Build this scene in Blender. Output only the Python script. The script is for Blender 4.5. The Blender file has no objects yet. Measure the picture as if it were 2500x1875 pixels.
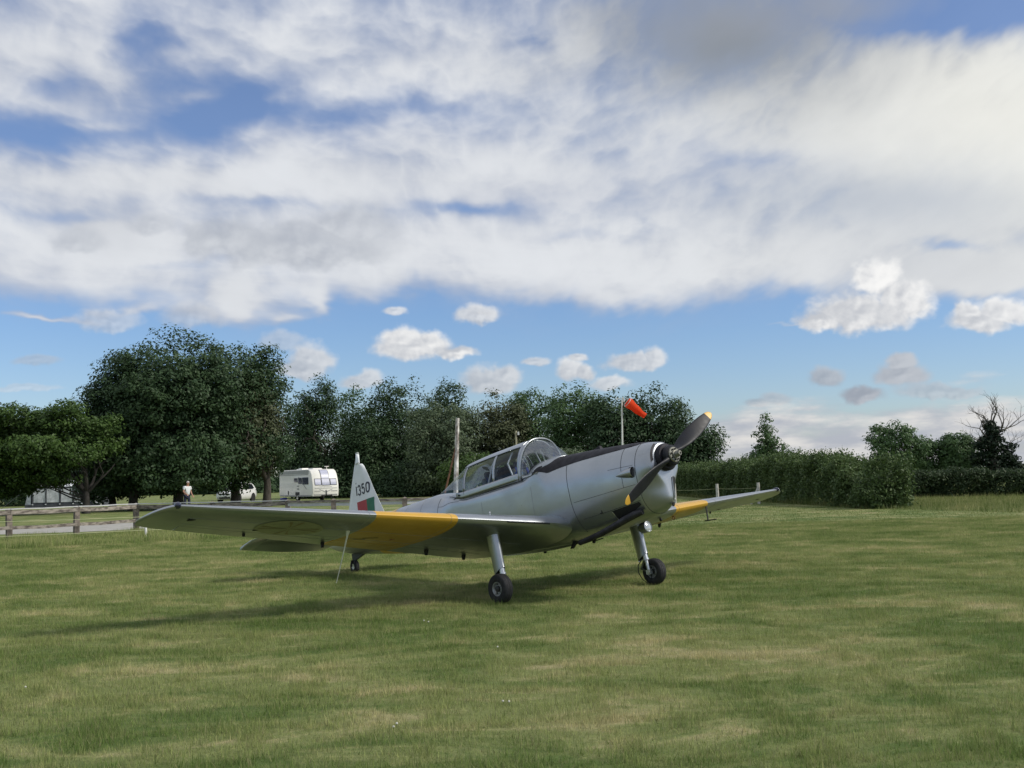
import bpy, math, random
import numpy as np
from mathutils import Matrix, Vector
R = math.radians
rnd = random.Random(7)
scene = bpy.context.scene
col = scene.collection

# ------------------------------------------------------------------ camera
CAM_H, CAM_P, CAM_R, CAM_F = 1.43354, 0.086874, 0.025885, 2639.44     # height, pitch, roll, focal length in photo pixels
_r0 = Vector((1, 0, 0)); _u0 = Vector((0, -math.sin(CAM_P), math.cos(CAM_P))); _f = Vector((0, math.cos(CAM_P), math.sin(CAM_P)))
_cr, _sr = math.cos(CAM_R), math.sin(CAM_R)
_right = _r0 * _cr - _u0 * _sr; _up = _r0 * _sr + _u0 * _cr
cam_data = bpy.data.cameras.new('camera'); cam = bpy.data.objects.new('camera', cam_data); col.objects.link(cam)
m = Matrix.Identity(4)
for i in range(3):
    m[i][0] = _right[i]; m[i][1] = _up[i]; m[i][2] = -_f[i]
m[2][3] = CAM_H
cam.matrix_world = m
cam_data.sensor_width = 36.0; cam_data.lens = CAM_F / 2500 * 36.0
cam_data.clip_start = 0.05; cam_data.clip_end = 6000
scene.camera = cam
def ray(px, py):                                   # direction of sight of a photo pixel, in world space
    v = _right * (px - 1250) + _up * (937.5 - py) + _f * CAM_F
    return v.normalized()
def at(px, py, Y):                                 # the point at depth Y (metres north of the camera)
    d = ray(px, py); t = Y / d.y
    return Vector((0, 0, CAM_H)) + d * t
def xg(px, Y, py=1230):                            # ground x for a photo column at depth Y
    return at(px, py, Y).x

# ------------------------------------------------------------------ render / exposure
scene.view_settings.view_transform = 'Standard'; scene.view_settings.look = 'None'
scene.view_settings.exposure = 0.0; scene.view_settings.gamma = 1.0
scene.view_settings.use_curve_mapping = False
scene.cycles.use_denoising = True
scene.cycles.max_bounces = 8; scene.cycles.transparent_max_bounces = 16

# ------------------------------------------------------------------ sun and sky
SUN_AZ, SUN_EL = R(100), R(40)                      # azimuth clockwise from north (+Y)
sd = Vector((math.sin(SUN_AZ) * math.cos(SUN_EL), math.cos(SUN_AZ) * math.cos(SUN_EL), math.sin(SUN_EL)))
sun_data = bpy.data.lights.new('sun', 'SUN'); sun = bpy.data.objects.new('sun', sun_data); col.objects.link(sun)
sun_data.energy = 3.3; sun_data.angle = R(10.0); sun_data.color = (1.0, 0.95, 0.86)
sun.rotation_euler = (-sd).to_track_quat('-Z', 'Y').to_euler(); sun.location = sd * 60

class NB:
    """tiny node builder"""
    def __init__(s, nt): s.nt = nt; s.L = nt.links
    def n(s, t, **k):
        o = s.nt.nodes.new(t)
        for a, v in k.items(): setattr(o, a, v)
        return o
    def put(s, sock, v):
        if isinstance(v, bpy.types.NodeSocket): s.L.new(v, sock)
        elif v is not None: sock.default_value = v
    def math(s, op, a, b=None, c=None, clamp=False):
        o = s.n('ShaderNodeMath', operation=op, use_clamp=clamp)
        s.put(o.inputs[0], a); s.put(o.inputs[1], b)
        if c is not None: s.put(o.inputs[2], c)
        return o.outputs[0]
    def vmath(s, op, a, b=None, scale=None):
        o = s.n('ShaderNodeVectorMath', operation=op)
        s.put(o.inputs[0], a)
        if b is not None: s.put(o.inputs[1], b)
        if scale is not None: s.put(o.inputs[3], scale)
        return o.outputs['Value'] if op in ('LENGTH', 'DOT_PRODUCT', 'DISTANCE') else o.outputs[0]
    def ramp(s, v, a, b, c=0.0, d=1.0, smooth=True):
        o = s.n('ShaderNodeMapRange'); o.interpolation_type = 'SMOOTHSTEP' if smooth else 'LINEAR'; o.clamp = True
        s.put(o.inputs[0], v)
        for i, q in enumerate((a, b, c, d)): s.put(o.inputs[i + 1], q)
        return o.outputs[0]
    def mix(s, f, a, b, mode='MIX'):
        o = s.n('ShaderNodeMix', data_type='RGBA', blend_type=mode)
        s.put(o.inputs[0], f); s.put(o.inputs[6], a); s.put(o.inputs[7], b)
        return o.outputs[2]
    def noise(s, vec, scale, detail=3.0, rough=0.5, dims='3D', dist=0.0, lac=2.0):
        o = s.n('ShaderNodeTexNoise', noise_dimensions=dims)
        s.put(o.inputs['Vector'], vec); s.put(o.inputs['Scale'], scale); s.put(o.inputs['Detail'], detail)
        s.put(o.inputs['Roughness'], rough); s.put(o.inputs['Distortion'], dist); s.put(o.inputs['Lacunarity'], lac)
        return o
    def sep(s, v):
        o = s.n('ShaderNodeSeparateXYZ'); s.put(o.inputs[0], v); return o.outputs
    def comb(s, x, y, z=0.0):
        o = s.n('ShaderNodeCombineXYZ')
        s.put(o.inputs[0], x); s.put(o.inputs[1], y); s.put(o.inputs[2], z); return o.outputs[0]
    def mapping(s, v, loc=(0, 0, 0), rot=(0, 0, 0), scale=(1, 1, 1)):
        o = s.n('ShaderNodeMapping'); s.put(o.inputs[0], v)
        o.inputs[1].default_value = loc; o.inputs[2].default_value = rot; o.inputs[3].default_value = scale
        return o.outputs[0]

def C4(*c): return (*c, 1.0)
world = bpy.data.worlds.new('World'); scene.world = world; world.use_nodes = True
wn = world.node_tree; wn.nodes.clear(); W = NB(wn)
sky = W.n('ShaderNodeTexSky', sky_type='NISHITA'); sky.sun_disc = False
sky.sun_elevation = SUN_EL; sky.sun_rotation = SUN_AZ; sky.air_density = 1.0; sky.dust_density = 0.6; sky.ozone_density = 2.0
SKY_STRENGTH = 0.1
tc = W.n('ShaderNodeTexCoord').outputs['Generated']
dx, dy, dz = W.sep(tc)
az = W.math('ARCTAN2', dx, dy); el = W.math('ARCSINE', dz)
P0 = W.comb(az, el)
# ---- cloud field (numpy), in degrees of azimuth and elevation
def _hash2(ix, iy, seed):
    h = (ix.astype(np.int64) * 374761393 + iy.astype(np.int64) * 668265263 + seed * 1442695041) & 0xffffffff
    h = ((h ^ (h >> 13)) * 1274126177) & 0xffffffff
    return (h ^ (h >> 16)) & 0xffff
_GA = (np.arange(65536) * (2 * np.pi / 65536)).astype(np.float32); _GC, _GS = np.cos(_GA), np.sin(_GA)
def pnoise(x, y, seed):
    x0 = np.floor(x); y0 = np.floor(y); fx = (x - x0).astype(np.float32); fy_ = (y - y0).astype(np.float32); ix = x0.astype(np.int32); iy = y0.astype(np.int32)
    u = fx * fx * fx * (fx * (fx * 6 - 15) + 10); v = fy_ * fy_ * fy_ * (fy_ * (fy_ * 6 - 15) + 10)
    def g(dx_, dy_):
        h = _hash2(ix + dx_, iy + dy_, seed); return _GC[h] * (fx - dx_) + _GS[h] * (fy_ - dy_)
    a, b_, c, d = g(0, 0), g(1, 0), g(0, 1), g(1, 1)
    return (a + (b_ - a) * u) * (1 - v) + (c + (d - c) * u) * v
def fbm(x, y, oct_, seed, gain=.5, lac=2.03):
    s = np.zeros(x.shape, np.float32); a = 1.0; n = 0.0
    for o in range(oct_):
        s += a * pnoise(x, y, seed + o * 17); n += a; a *= gain; x = x * lac + 3.7; y = y * lac - 1.9
    return s / n * 1.5                                     # about -1 .. 1
def sstep(x, a, b_):
    t = np.clip((x - a) / (b_ - a), 0, 1); return t * t * (3 - 2 * t)
def clouds(az, el, X, Y, front):
    """az, el in radians; X, Y photo coordinates of the direction -> (r, g, b, alpha) arrays of the cloud layer, radiance in units of the sky strength"""
    hz = np.maximum(np.sin(el), 0) + .085; qx = np.sin(az) * np.cos(el) / hz; qy = np.cos(az) * np.cos(el) / hz
    wx = fbm(qx * .35, qy * .35, 3, 5); wy = fbm(qx * .35 + 9, qy * .35, 3, 6)
    # streaks run from lower left to upper right across the dome
    ca, sa = np.cos(R(38)), np.sin(R(38)); sx = qx * ca + qy * sa; sy = -qx * sa + qy * ca
    n1 = fbm(sx * .33 + wx * .5, sy * .75 + wy * .5, 7, 11, .55)
    n2 = fbm(qx * .8 + wx * .9 + 5, qy * .62 + wy * .7, 6, 23, .52)
    # finer wisps: they slope down to the right on the left-hand side and rise on the right-hand side
    ang = np.interp(az, [-.6, -.1, .15, .6], [-.20, -.05, .22, .42]).astype(np.float32); cg, sg = np.cos(ang), np.sin(ang)
    lx = (az * cg + el * sg) + .022 * wx; ly = (-az * sg + el * cg) + .022 * wy
    n3 = fbm(lx * 7.5 + .5 * n1, ly * 17 + .6 * n2, 6, 97, .48); n4 = 1 - 2.2 * np.abs(fbm(lx * 15 + 3, ly * 24 + .7 * n3, 5, 101, .48))
    val = .27 + .42 * n1 + .30 * n2 + .48 * n3 + .13 * n4
    wpx = 120 * fbm(lx * 7, ly * 13, 5, 31, .58); wpy = 62 * fbm(lx * 7 + 4, ly * 13, 5, 37, .58)
    Xw, Yw = X + wpx, Y + wpy
    edge = 725 + 70 * fbm(az * 6.5, el * 2, 5, 41) + np.interp(X, [0, 500, 900, 1500, 1900, 2500], [-20, 20, -10, 30, -25, 0])
    s2 = sstep(Yw + 60 * n3 + 24 * n4, edge - 40, edge + 110); val = val + .10 - 1.35 * s2
    bl = [(60, 325, 300, 55, -.80), (345, 110, 60, 90, -.50), (560, 280, 210, 70, -.74), (430, 205, 120, 50, -.30), (470, 230, 60, 18, .35), (700, 250, 80, 20, .3), (250, 300, 90, 16, .3), (930, 268, 300, 48, -.50), (1130, 505, 150, 24, -.60), (690, 490, 200, 26, -.30), (2330, 30, 230, 62, -1.6),
          (2320, 588, 90, 18, -.5), (130, 190, 90, 38, -.35), (1280, 70, 90, 50, -.40), (1420, 590, 130, 18, -.25), (1750, 560, 220, 40, -.10), (1830, 385, 150, 26, -.2), (180, 545, 120, 20, -.3), (420, 640, 160, 16, -.25),
          (575, 735, 55, 70, .75), (765, 750, 42, 62, .85), (1450, 735, 240, 50, .45), (900, 420, 420, 70, .4), (330, 445, 320, 38, .5), (1750, 640, 420, 90, .4), (2350, 330, 400, 240, .6), (1150, 140, 480, 100, .25), (100, 160, 260, 130, .15),
          (110, 770, 170, 11, 1.25), (1960, 782, 130, 9, .95), (350, 610, 330, 60, .3), (1100, 640, 320, 70, .35), (2420, 690, 240, 60, .5), (1180, 765, 60, 10, .6), (690, 772, 40, 14, .6), (330, 740, 90, 14, .5)]
    if front:
        for (cx, cy, rx, ry, w) in bl:
            d = ((Xw - cx) / rx) ** 2 + ((Yw - cy) / ry) ** 2; val = val + w * np.exp(-d * 1.1)
    a = (.16 * (1 - s2) + (.84 + .16 * s2) * sstep(val, -.30, .70)) * .97
    tone = fbm(sx * .5 + wx * .6 + 2, sy * 1.0 + wy * .6, 6, 53, .55)
    thick = sstep(val + .45 * tone + .16 * n4 + .2 * n3, -.1, 1.05)
    base = np.stack([4.45 + 2.85 * thick, 4.9 + 2.6 * thick, 5.95 + 1.85 * thick], -1)
    warm = np.exp(-(((Xw - 2450) / 620) ** 2 + ((Yw - 300) / 430) ** 2)) if front else 0 * az
    base = base + warm[..., None] * np.array([1.2, .95, .1])
    base *= (1.0 + .08 * tone + .08 * n3 + .025 * n4)[..., None]
    col_ = base
    # grey undersides within the veil
    if front:
        for (cx, cy, rx, ry, w, c) in [(1770, 80, 380, 200, .97, (2.55, 2.8, 3.1)), (2280, 640, 330, 110, .45, (5.0, 5.25, 5.8)), (1600, 20, 200, 90, .35, (3.6, 3.8, 4.2)), (1990, 10, 260, 80, .8, (3.3, 3.5, 3.9)), (2150, 480, 420, 90, .62, (4.0, 4.55, 5.5)), (1750, 395, 220, 45, .35, (4.5, 4.9, 5.9)), (1290, 470, 260, 50, .3, (4.9, 5.2, 6.1)), (250, 560, 130, 50, .35, (4.7, 4.9, 5.3)), (850, 320, 340, 50, .25, (4.9, 5.3, 6.4))]:
            d = ((Xw - cx) / rx) ** 2 + ((Yw - cy) / ry) ** 2; k = (w * np.exp(-d * 1.0))[..., None]; col_ = col_ * (1 - k) + np.array(c) * k; a = np.maximum(a, np.where(w > .6, k[..., 0] * .98, 0))
    rgb = col_ * a[..., None]; alpha = a
    if not front: return np.concatenate([rgb, alpha[..., None]], -1)
    # cumulus: bumpy domes on flat bases
    bx = 1.0 * fbm(az * 44, el * 50, 4, 61, .5); by = 1.0 * fbm(az * 44 + 8, el * 50, 4, 67, .5); fine = 1 - 2.6 * np.abs(fbm(az * 62, el * 74, 4, 71, .45))
    def puff(lobes, k, op, soft=.52, grey=.0):
        nonlocal rgb, alpha
        x0 = min(l[0] - l[2] for l in lobes) - 90; x1 = max(l[0] + l[2] for l in lobes) + 90; y0 = min(l[1] - l[3] for l in lobes) - 70; y1 = max(l[1] + l[3] for l in lobes) + 70
        m_ = (X > x0) & (X < x1) & (Y > y0) & (Y < y1)
        if not m_.any(): return
        r_ = np.where(m_.any(1))[0]; c_ = np.where(m_.any(0))[0]; S = np.s_[r_[0]:r_[-1] + 1, c_[0]:c_[-1] + 1]
        sc = np.sqrt(np.mean([l[2] * l[3] for l in lobes])); amp = min(34, .34 * sc)
        xs, ys = X[S] + bx[S] * amp * 1.2, Y[S] + by[S] * amp
        f = np.full(xs.shape, -9.0, np.float32); bot = max(l[1] + l[3] * .55 for l in lobes); top = min(l[1] - l[3] for l in lobes)
        for (cx, cy, rx, ry) in lobes:
            yy = np.where(ys > cy, (ys - cy) / (ry * .75), (ys - cy) / ry); f = np.maximum(f, 1 - np.sqrt(((xs - cx) / rx) ** 2 + yy ** 2))
        f = f + .075 * (1 - .7 * grey) * fine[S] + .05 * bx[S]
        al = sstep(f, 0.02, soft) * op
        # light from the upper right: compare the depth of cloud there with the depth here
        sh = max(2, int(sc / 14)); fs = np.roll(np.roll(f, sh, 0), -sh, 1)
        t_ = np.clip((bot - ys) / max(8, bot - top), -.1, 1.1)
        lit = np.clip(.10 + .95 * t_ + (f - fs) * 1.1 + .10 * by[S] + .05 * (1 - .8 * grey) * fine[S] - .10 * np.clip(f - .35, 0, 1), 0, 1); lit = lit * lit * (3 - 2 * lit)
        lo = np.array([5.2, 5.4, 5.8]) * (1 - grey * .25); hi = np.array([8.9, 8.85, 8.75]) * (1 - grey * .30)
        c = (lo + (hi - lo) * lit[..., None]) * k * np.array([1 - .09 * grey, 1 - .02 * grey, 1 + .10 * grey])
        rgb[S] = rgb[S] * (1 - al[..., None]) + c * al[..., None]; alpha[S] = alpha[S] * (1 - al) + al
    for L, k, op, grey in [([(730, 605, 270, 74), (560, 590, 120, 66), (860, 560, 130, 76)], .90, .62, .75), ([(190, 590, 80, 40)], .92, .5, .8), ([(370, 550, 70, 34)], .95, .45, .8),
                           ([(90, 883, 70, 16)], .8, .45, .6), ([(60, 948, 100, 12)], .95, .35, .3), ([(270, 785, 90, 36)], .95, .5, .3), ([(470, 775, 80, 40)], .9, .5, .4),
                           ([(760, 885, 62, 50), (740, 905, 70, 34)], .92, .85, .25), ([(690, 835, 60, 32)], .9, .45, .3), ([(875, 935, 48, 24), (905, 925, 40, 26)], .93, .8, .2), ([(965, 762, 34, 13)], 1.0, .75, 0),
                           ([(1010, 850, 105, 44), (985, 835, 62, 42), (1050, 838, 48, 36), (1110, 862, 60, 22)], 1.02, .97, 0), ([(1165, 772, 62, 30)], .98, .85, .1), ([(1190, 935, 80, 44), (1235, 920, 50, 36)], .9, .85, .3),
                           ([(1310, 884, 36, 15)], .95, .75, .2), ([(1392, 905, 40, 34), (1425, 912, 34, 26)], .97, .9, .1), ([(1412, 873, 28, 13)], .96, .85, .1), ([(1545, 888, 78, 28), (1600, 878, 40, 32)], .96, .85, .15), ([(1490, 938, 60, 22)], .98, .8, .1),
                           ([(2100, 770, 150, 60), (2140, 690, 62, 66), (2210, 735, 78, 62), (2010, 790, 70, 36)], 1.06, 1.0, 0), ([(2390, 785, 90, 40), (2450, 765, 100, 44), (2370, 770, 50, 32)], 1.03, .98, .05),
                           ([(2205, 920, 80, 42), (2200, 890, 48, 34), (2110, 968, 60, 24)], .84, .95, .75), ([(2020, 925, 50, 34)], .82, .85, .8), ([(1895, 976, 45, 20), (1850, 985, 40, 12)], .82, .6, .8), ([(2300, 960, 120, 22)], .86, .6, .7)]:
        puff([(x_, y_, rx_ * 1.12, ry_ * 1.12) for x_, y_, rx_, ry_ in L], k, op, grey=grey)
    # bank of distant stratocumulus low on the right, paler and thinner to the left
    nb = fbm(az * 11, el * 42, 6, 83, .55); nc = fbm(az * 13 + 3, el * 60, 6, 89, .58)
    cov = np.interp(X, [-200, 1350, 1900, 2500, 2900], [-.70, -.45, .38, .5, .4]) + .85 * nb - 1.0 * (1 - sstep(Y, 900, 1060)) + .25 * sstep(Y, 1050, 1180)
    al = sstep(cov, -.30, .45) * .93
    lit = sstep(nc + .6 * nb, -.35, .5)[..., None]; c = np.array([4.5, 4.75, 5.4]) * (1 - lit) + np.array([7.6, 7.4, 7.2]) * lit
    rgb = rgb * (1 - al[..., None]) + c * al[..., None]; alpha = alpha * (1 - al) + al
    return np.concatenate([rgb, alpha[..., None]], -1)
AZ0, AZ1, EL0, EL1 = R(-38), R(38), R(-1.5), R(32)
def cloud_images():
    w, h = 1900, 840
    az, el = np.meshgrid(np.linspace(AZ0, AZ1, w, dtype=np.float32), np.linspace(EL0, EL1, h, dtype=np.float32))
    d = np.stack([np.sin(az) * np.cos(el), np.cos(az) * np.cos(el), np.sin(el)], -1)
    f = d @ np.array(_f, np.float32); X = 1250 + CAM_F * (d @ np.array(_right, np.float32)) / f; Y = 937.5 - CAM_F * (d @ np.array(_up, np.float32)) / f
    A = clouds(az, el, X, Y, True)
    az2, el2 = np.meshgrid(np.linspace(-np.pi, np.pi, 900, dtype=np.float32), np.linspace(R(-2), np.pi / 2, 260, dtype=np.float32))
    B = clouds(az2, el2, az2 * 0 + 1250, 1167 - el2 * 2640, False)
    return A, B

_A, _B = cloud_images()
def cloud_tex(name, arr, coords):
    h_, w_ = arr.shape[:2]; im = bpy.data.images.new(name, w_, h_, alpha=True, float_buffer=True); im.colorspace_settings.name = 'Non-Color'; im.alpha_mode = 'CHANNEL_PACKED'
    im.pixels.foreach_set(np.ascontiguousarray(arr, dtype=np.float32).ravel()); im.update(); im.pack()
    t = W.n('ShaderNodeTexImage', interpolation='Linear', extension='EXTEND'); t.image = im; W.put(t.inputs[0], coords); return t
uvA = W.comb(W.ramp(az, AZ0, AZ1, 0, 1, False), W.ramp(el, EL0, EL1, 0, 1, False))
uvB = W.comb(W.ramp(az, -math.pi, math.pi, 0, 1, False), W.ramp(el, R(-2), math.pi / 2, 0, 1, False))
tA = cloud_tex('cloud_field_front', _A, uvA); tB = cloud_tex('cloud_field_round', _B, uvB)
edge_ = W.math('MULTIPLY', W.ramp(W.math('ABSOLUTE', az), AZ1 * .86, AZ1, 1, 0), W.ramp(el, EL1 * .85, EL1, 1, 0))
c_rgb = W.mix(edge_, tB.outputs[0], tA.outputs[0]); c_a = W.math('ADD', W.math('MULTIPLY', tA.outputs[1], edge_), W.math('MULTIPLY', tB.outputs[1], W.math('SUBTRACT', 1.0, edge_)))
hsv = W.n('ShaderNodeHueSaturation'); hsv.inputs['Saturation'].default_value = 1.12; hsv.inputs['Value'].default_value = 1.15
W.put(hsv.inputs['Color'], sky.outputs[0]); skycol = W.mix(1.0, hsv.outputs[0], C4(.86, .93, 1.12), 'MULTIPLY')
clear = W.vmath('SCALE', skycol, scale=W.math('SUBTRACT', 1.0, c_a))
out = W.vmath('ADD', clear, c_rgb)
bg = W.n('ShaderNodeBackground'); bg.inputs['Strength'].default_value = SKY_STRENGTH
W.put(bg.inputs['Color'], out)
wo = W.n('ShaderNodeOutputWorld'); wn.links.new(bg.outputs[0], wo.inputs[0])
world.cycles.sampling_method = 'MANUAL'; world.cycles.sample_map_resolution = 512

# ------------------------------------------------------------------ materials
MATS = {}
def mat(name, base=(.5, .5, .5), rough=.5, metal=0.0, spec=.5, var=0.0, vscale=6.0, bump=0.0, bscale=30.0, coat=0.0, emit=None, trans=0.0, obj=True, stretch=(1, 1, 1), dark=None):
    """procedural Principled material: noise-varied colour, optional bump"""
    if name in MATS: return MATS[name]
    mt = bpy.data.materials.new(name); mt.use_nodes = True; nt = mt.node_tree
    b = nt.nodes['Principled BSDF']; N = NB(nt)
    b.inputs['Roughness'].default_value = rough; b.inputs['Metallic'].default_value = metal
    b.inputs['Specular IOR Level'].default_value = spec; b.inputs['Coat Weight'].default_value = coat
    tcn = N.n('ShaderNodeTexCoord').outputs['Object']
    v = N.mapping(tcn, scale=stretch)
    if var > 0:
        nz = N.noise(v, vscale, 5.0, 0.6).outputs[0]
        d = dark if dark else tuple(q * (1 - var) for q in base); l = tuple(min(1, q * (1 + var * .6)) for q in base)
        N.put(b.inputs['Base Color'], N.mix(N.ramp(nz, .3, .7), C4(*d), C4(*l)))
        N.put(b.inputs['Roughness'], N.ramp(nz, .25, .75, min(1, rough * 1.2), rough * .85))
    else:
        b.inputs['Base Color'].default_value = C4(*base)
    if bump > 0:
        bp = N.n('ShaderNodeBump'); bp.inputs['Strength'].default_value = bump; bp.inputs['Distance'].default_value = 0.02
        N.put(bp.inputs['Height'], N.noise(v, bscale, 4.0, 0.6).outputs[0]); N.put(b.inputs['Normal'], bp.outputs[0])
    MATS[name] = mt; return mt
def glass(name, tint=(.82, .86, .88), gloss=.45):
    if name in MATS: return MATS[name]
    mt = bpy.data.materials.new(name); mt.use_nodes = True; nt = mt.node_tree; nt.nodes.clear(); N = NB(nt)
    t = N.n('ShaderNodeBsdfTransparent'); t.inputs[0].default_value = C4(*tint)
    g = N.n('ShaderNodeBsdfGlossy'); g.inputs['Roughness'].default_value = .03; g.inputs['Color'].default_value = C4(.9, .93, .95)
    lw = N.n('ShaderNodeFresnel'); lw.inputs[0].default_value = 1.42
    mx = N.n('ShaderNodeMixShader')
    N.put(mx.inputs[0], N.ramp(lw.outputs[0], 0.0, 1.0, .0, gloss, smooth=False))
    nt.links.new(t.outputs[0], mx.inputs[1]); nt.links.new(g.outputs[0], mx.inputs[2])
    o = N.n('ShaderNodeOutputMaterial'); nt.links.new(mx.outputs[0], o.inputs[0])
    MATS[name] = mt; return mt

# ------------------------------------------------------------------ mesh helpers
def tag(o, label=None, cat=None, group=None, kind=None):
    if label: o['label'] = label
    if cat: o['category'] = cat
    if group: o['group'] = group
    if kind: o['kind'] = kind
    return o
def empty(name, loc=(0, 0, 0), rz=0.0):
    o = bpy.data.objects.new(name, None); o.empty_display_size = .2
    o.location = loc; o.rotation_euler = (0, 0, rz); col.objects.link(o); return o
def link(name, me, parent=None, loc=None, rot=None):
    o = bpy.data.objects.new(name, me); col.objects.link(o)
    if parent is not None: o.parent = parent
    if loc is not None: o.location = loc
    if rot is not None: o.rotation_euler = rot
    return o
class MB:
    def __init__(s): s.v = []; s.f = []; s.m = []
    def add(s, vs, fs, mi=0):
        o = len(s.v); s.v += [tuple(map(float, q)) for q in vs]
        for f in fs: s.f.append(tuple(o + i for i in f)); s.m.append(mi)
        return s
    def box(s, c, size, rz=0.0, mi=0, mtx=None, taper=1.0):
        hx, hy, hz = size[0] / 2, size[1] / 2, size[2] / 2
        vs = []
        for z, k in ((-hz, 1), (hz, taper)):
            for x, y in ((-hx, -hy), (hx, -hy), (hx, hy), (-hx, hy)): vs.append(Vector((x * k, y * k, z)))
        rm = mtx if mtx is not None else Matrix.Rotation(rz, 3, 'Z')
        c = Vector(c); vs = [rm @ q + c for q in vs]
        return s.add(vs, [(3, 2, 1, 0), (4, 5, 6, 7), (0, 1, 5, 4), (1, 2, 6, 5), (2, 3, 7, 6), (3, 0, 4, 7)], mi)
    def rings(s, rings, closed=True, cap0=True, cap1=True, mi=0):
        n = len(rings[0]); vs = [q for r in rings for q in r]; fs = []
        for i in range(len(rings) - 1):
            for j in range(n if closed else n - 1):
                k = (j + 1) % n
                fs.append((i * n + j, i * n + k, (i + 1) * n + k, (i + 1) * n + j))
        if closed and cap0: fs.append(tuple(range(n - 1, -1, -1)))
        if closed and cap1: fs.append(tuple((len(rings) - 1) * n + j for j in range(n)))
        return s.add(vs, fs, mi)
    def tube(s, pts, rad, seg=8, mi=0, cap=True, flat=1.0):
        pts = [Vector(p) for p in pts]; n = len(pts)
        rads = [rad] * n if isinstance(rad, (int, float)) else rad
        rings = []; ref = None
        for i, p in enumerate(pts):
            d = (pts[min(i + 1, n - 1)] - pts[max(i - 1, 0)]).normalized()
            if ref is None:
                ref = Vector((0, 0, 1)) if abs(d.z) < .9 else Vector((1, 0, 0))
            a = d.cross(ref).normalized(); b = a.cross(d).normalized(); ref = b
            rings.append([p + (a * math.cos(t) + b * math.sin(t) * flat) * rads[i] for t in [2 * math.pi * k / seg for k in range(seg)]])
        return s.rings(rings, True, cap, cap, mi)
    def lathe(s, prof, origin, axis, seg=24, mi=0, cap=False):
        """prof: (distance along axis, radius)"""
        ax = Vector(axis).normalized(); o = Vector(origin)
        ref = Vector((0, 0, 1)) if abs(ax.z) < .9 else Vector((1, 0, 0))
        a = ax.cross(ref).normalized(); b = a.cross(ax).normalized()
        rings = [[o + ax * h + (a * math.cos(t) + b * math.sin(t)) * r for t in [2 * math.pi * k / seg for k in range(seg)]] for h, r in prof]
        return s.rings(rings, True, cap, cap, mi)
    def mesh(s, name, mats, smooth=True, angle=35):
        me = bpy.data.meshes.new(name); me.from_pydata(s.v, [], s.f)
        for q in (mats if isinstance(mats, (list, tuple)) else [mats]): me.materials.append(q)
        me.polygons.foreach_set('material_index', s.m)
        if smooth:
            me.polygons.foreach_set('use_smooth', [True] * len(s.f)); me.set_sharp_from_angle(angle=R(angle))
        me.update(); return me
    def build(s, name, mats, parent=None, smooth=True, angle=35, loc=None, rot=None, fixn=False):
        me = s.mesh(name, mats, smooth, angle)
        if fixn:
            import bmesh
            bm = bmesh.new(); bm.from_mesh(me); bmesh.ops.recalc_face_normals(bm, faces=bm.faces); bm.to_mesh(me); bm.free()
        return link(name, me, parent, loc, rot)
def bevel(o, w, seg=2):
    md = o.modifiers.new('bevel', 'BEVEL'); md.width = w; md.segments = seg; md.limit_method = 'ANGLE'; md.angle_limit = R(40)
    return o
def interp(xs, ys, x):
    """smooth (monotone-ish) interpolation through table points"""
    xs = np.asarray(xs, float); ys = np.asarray(ys, float)
    if xs[0] > xs[-1]: xs = xs[::-1]; ys = ys[::-1]
    if x <= xs[0]: return float(ys[0])
    if x >= xs[-1]: return float(ys[-1])
    i = int(np.searchsorted(xs, x) - 1); i = min(max(i, 0), len(xs) - 2)
    h = xs[i + 1] - xs[i]; t = (x - xs[i]) / h
    d = np.diff(ys) / np.diff(xs)
    def slope(k):
        if k == 0: return d[0]
        if k == len(xs) - 1: return d[-1]
        return 0.0 if d[k - 1] * d[k] <= 0 else 2 * d[k - 1] * d[k] / (d[k - 1] + d[k])
    m0, m1 = slope(i), slope(i + 1)
    return float((2*t**3-3*t**2+1)*ys[i] + (t**3-2*t**2+t)*h*m0 + (-2*t**3+3*t**2)*ys[i+1] + (t**3-t**2)*h*m1)
# ------------------------------------------------------------------ ground
def grass_color(N, straw=1.0, gain=1.0):
    """colour of the turf as a function of where it grows (lush, mid, dry patches)"""
    g = N.n('ShaderNodeNewGeometry').outputs['Position']
    p = N.vmath('MULTIPLY', g, (1.0, 1.0, 0.0))
    a = N.noise(N.mapping(p, scale=(.42, .66, 1)), 1.0, 7.0, 0.70, '2D', .8).outputs[0]
    b = N.noise(N.mapping(p, (31, 17, 0), (0, 0, .3), (.85, 1.7, 1)), 1.0, 7.0, 0.70, '2D', .5).outputs[0]
    c = N.noise(p, 9.0, 4.0, 0.6, '2D').outputs[0]
    lush, midc, pale, dry = [C4(*[q * gain for q in k]) for k in ((.094, .140, .037), (.188, .214, .078), (.285, .288, .124), (.365, .318, .175))]
    k = N.mix(N.ramp(a, .40, .58), lush, midc)
    k = N.mix(N.math('MULTIPLY', N.ramp(b, .46, .72), .8), k, pale)
    k = N.mix(N.math('MULTIPLY', N.ramp(N.math('ADD', N.math('MULTIPLY', a, .55), N.math('MULTIPLY', b, .55)), .585, .70), .80 * straw), k, dry)
    k = N.mix(N.ramp(c, .3, .7, 0, .35), k, N.mix(.5, k, C4(.03, .05, .012)))
    return k, c
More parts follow.
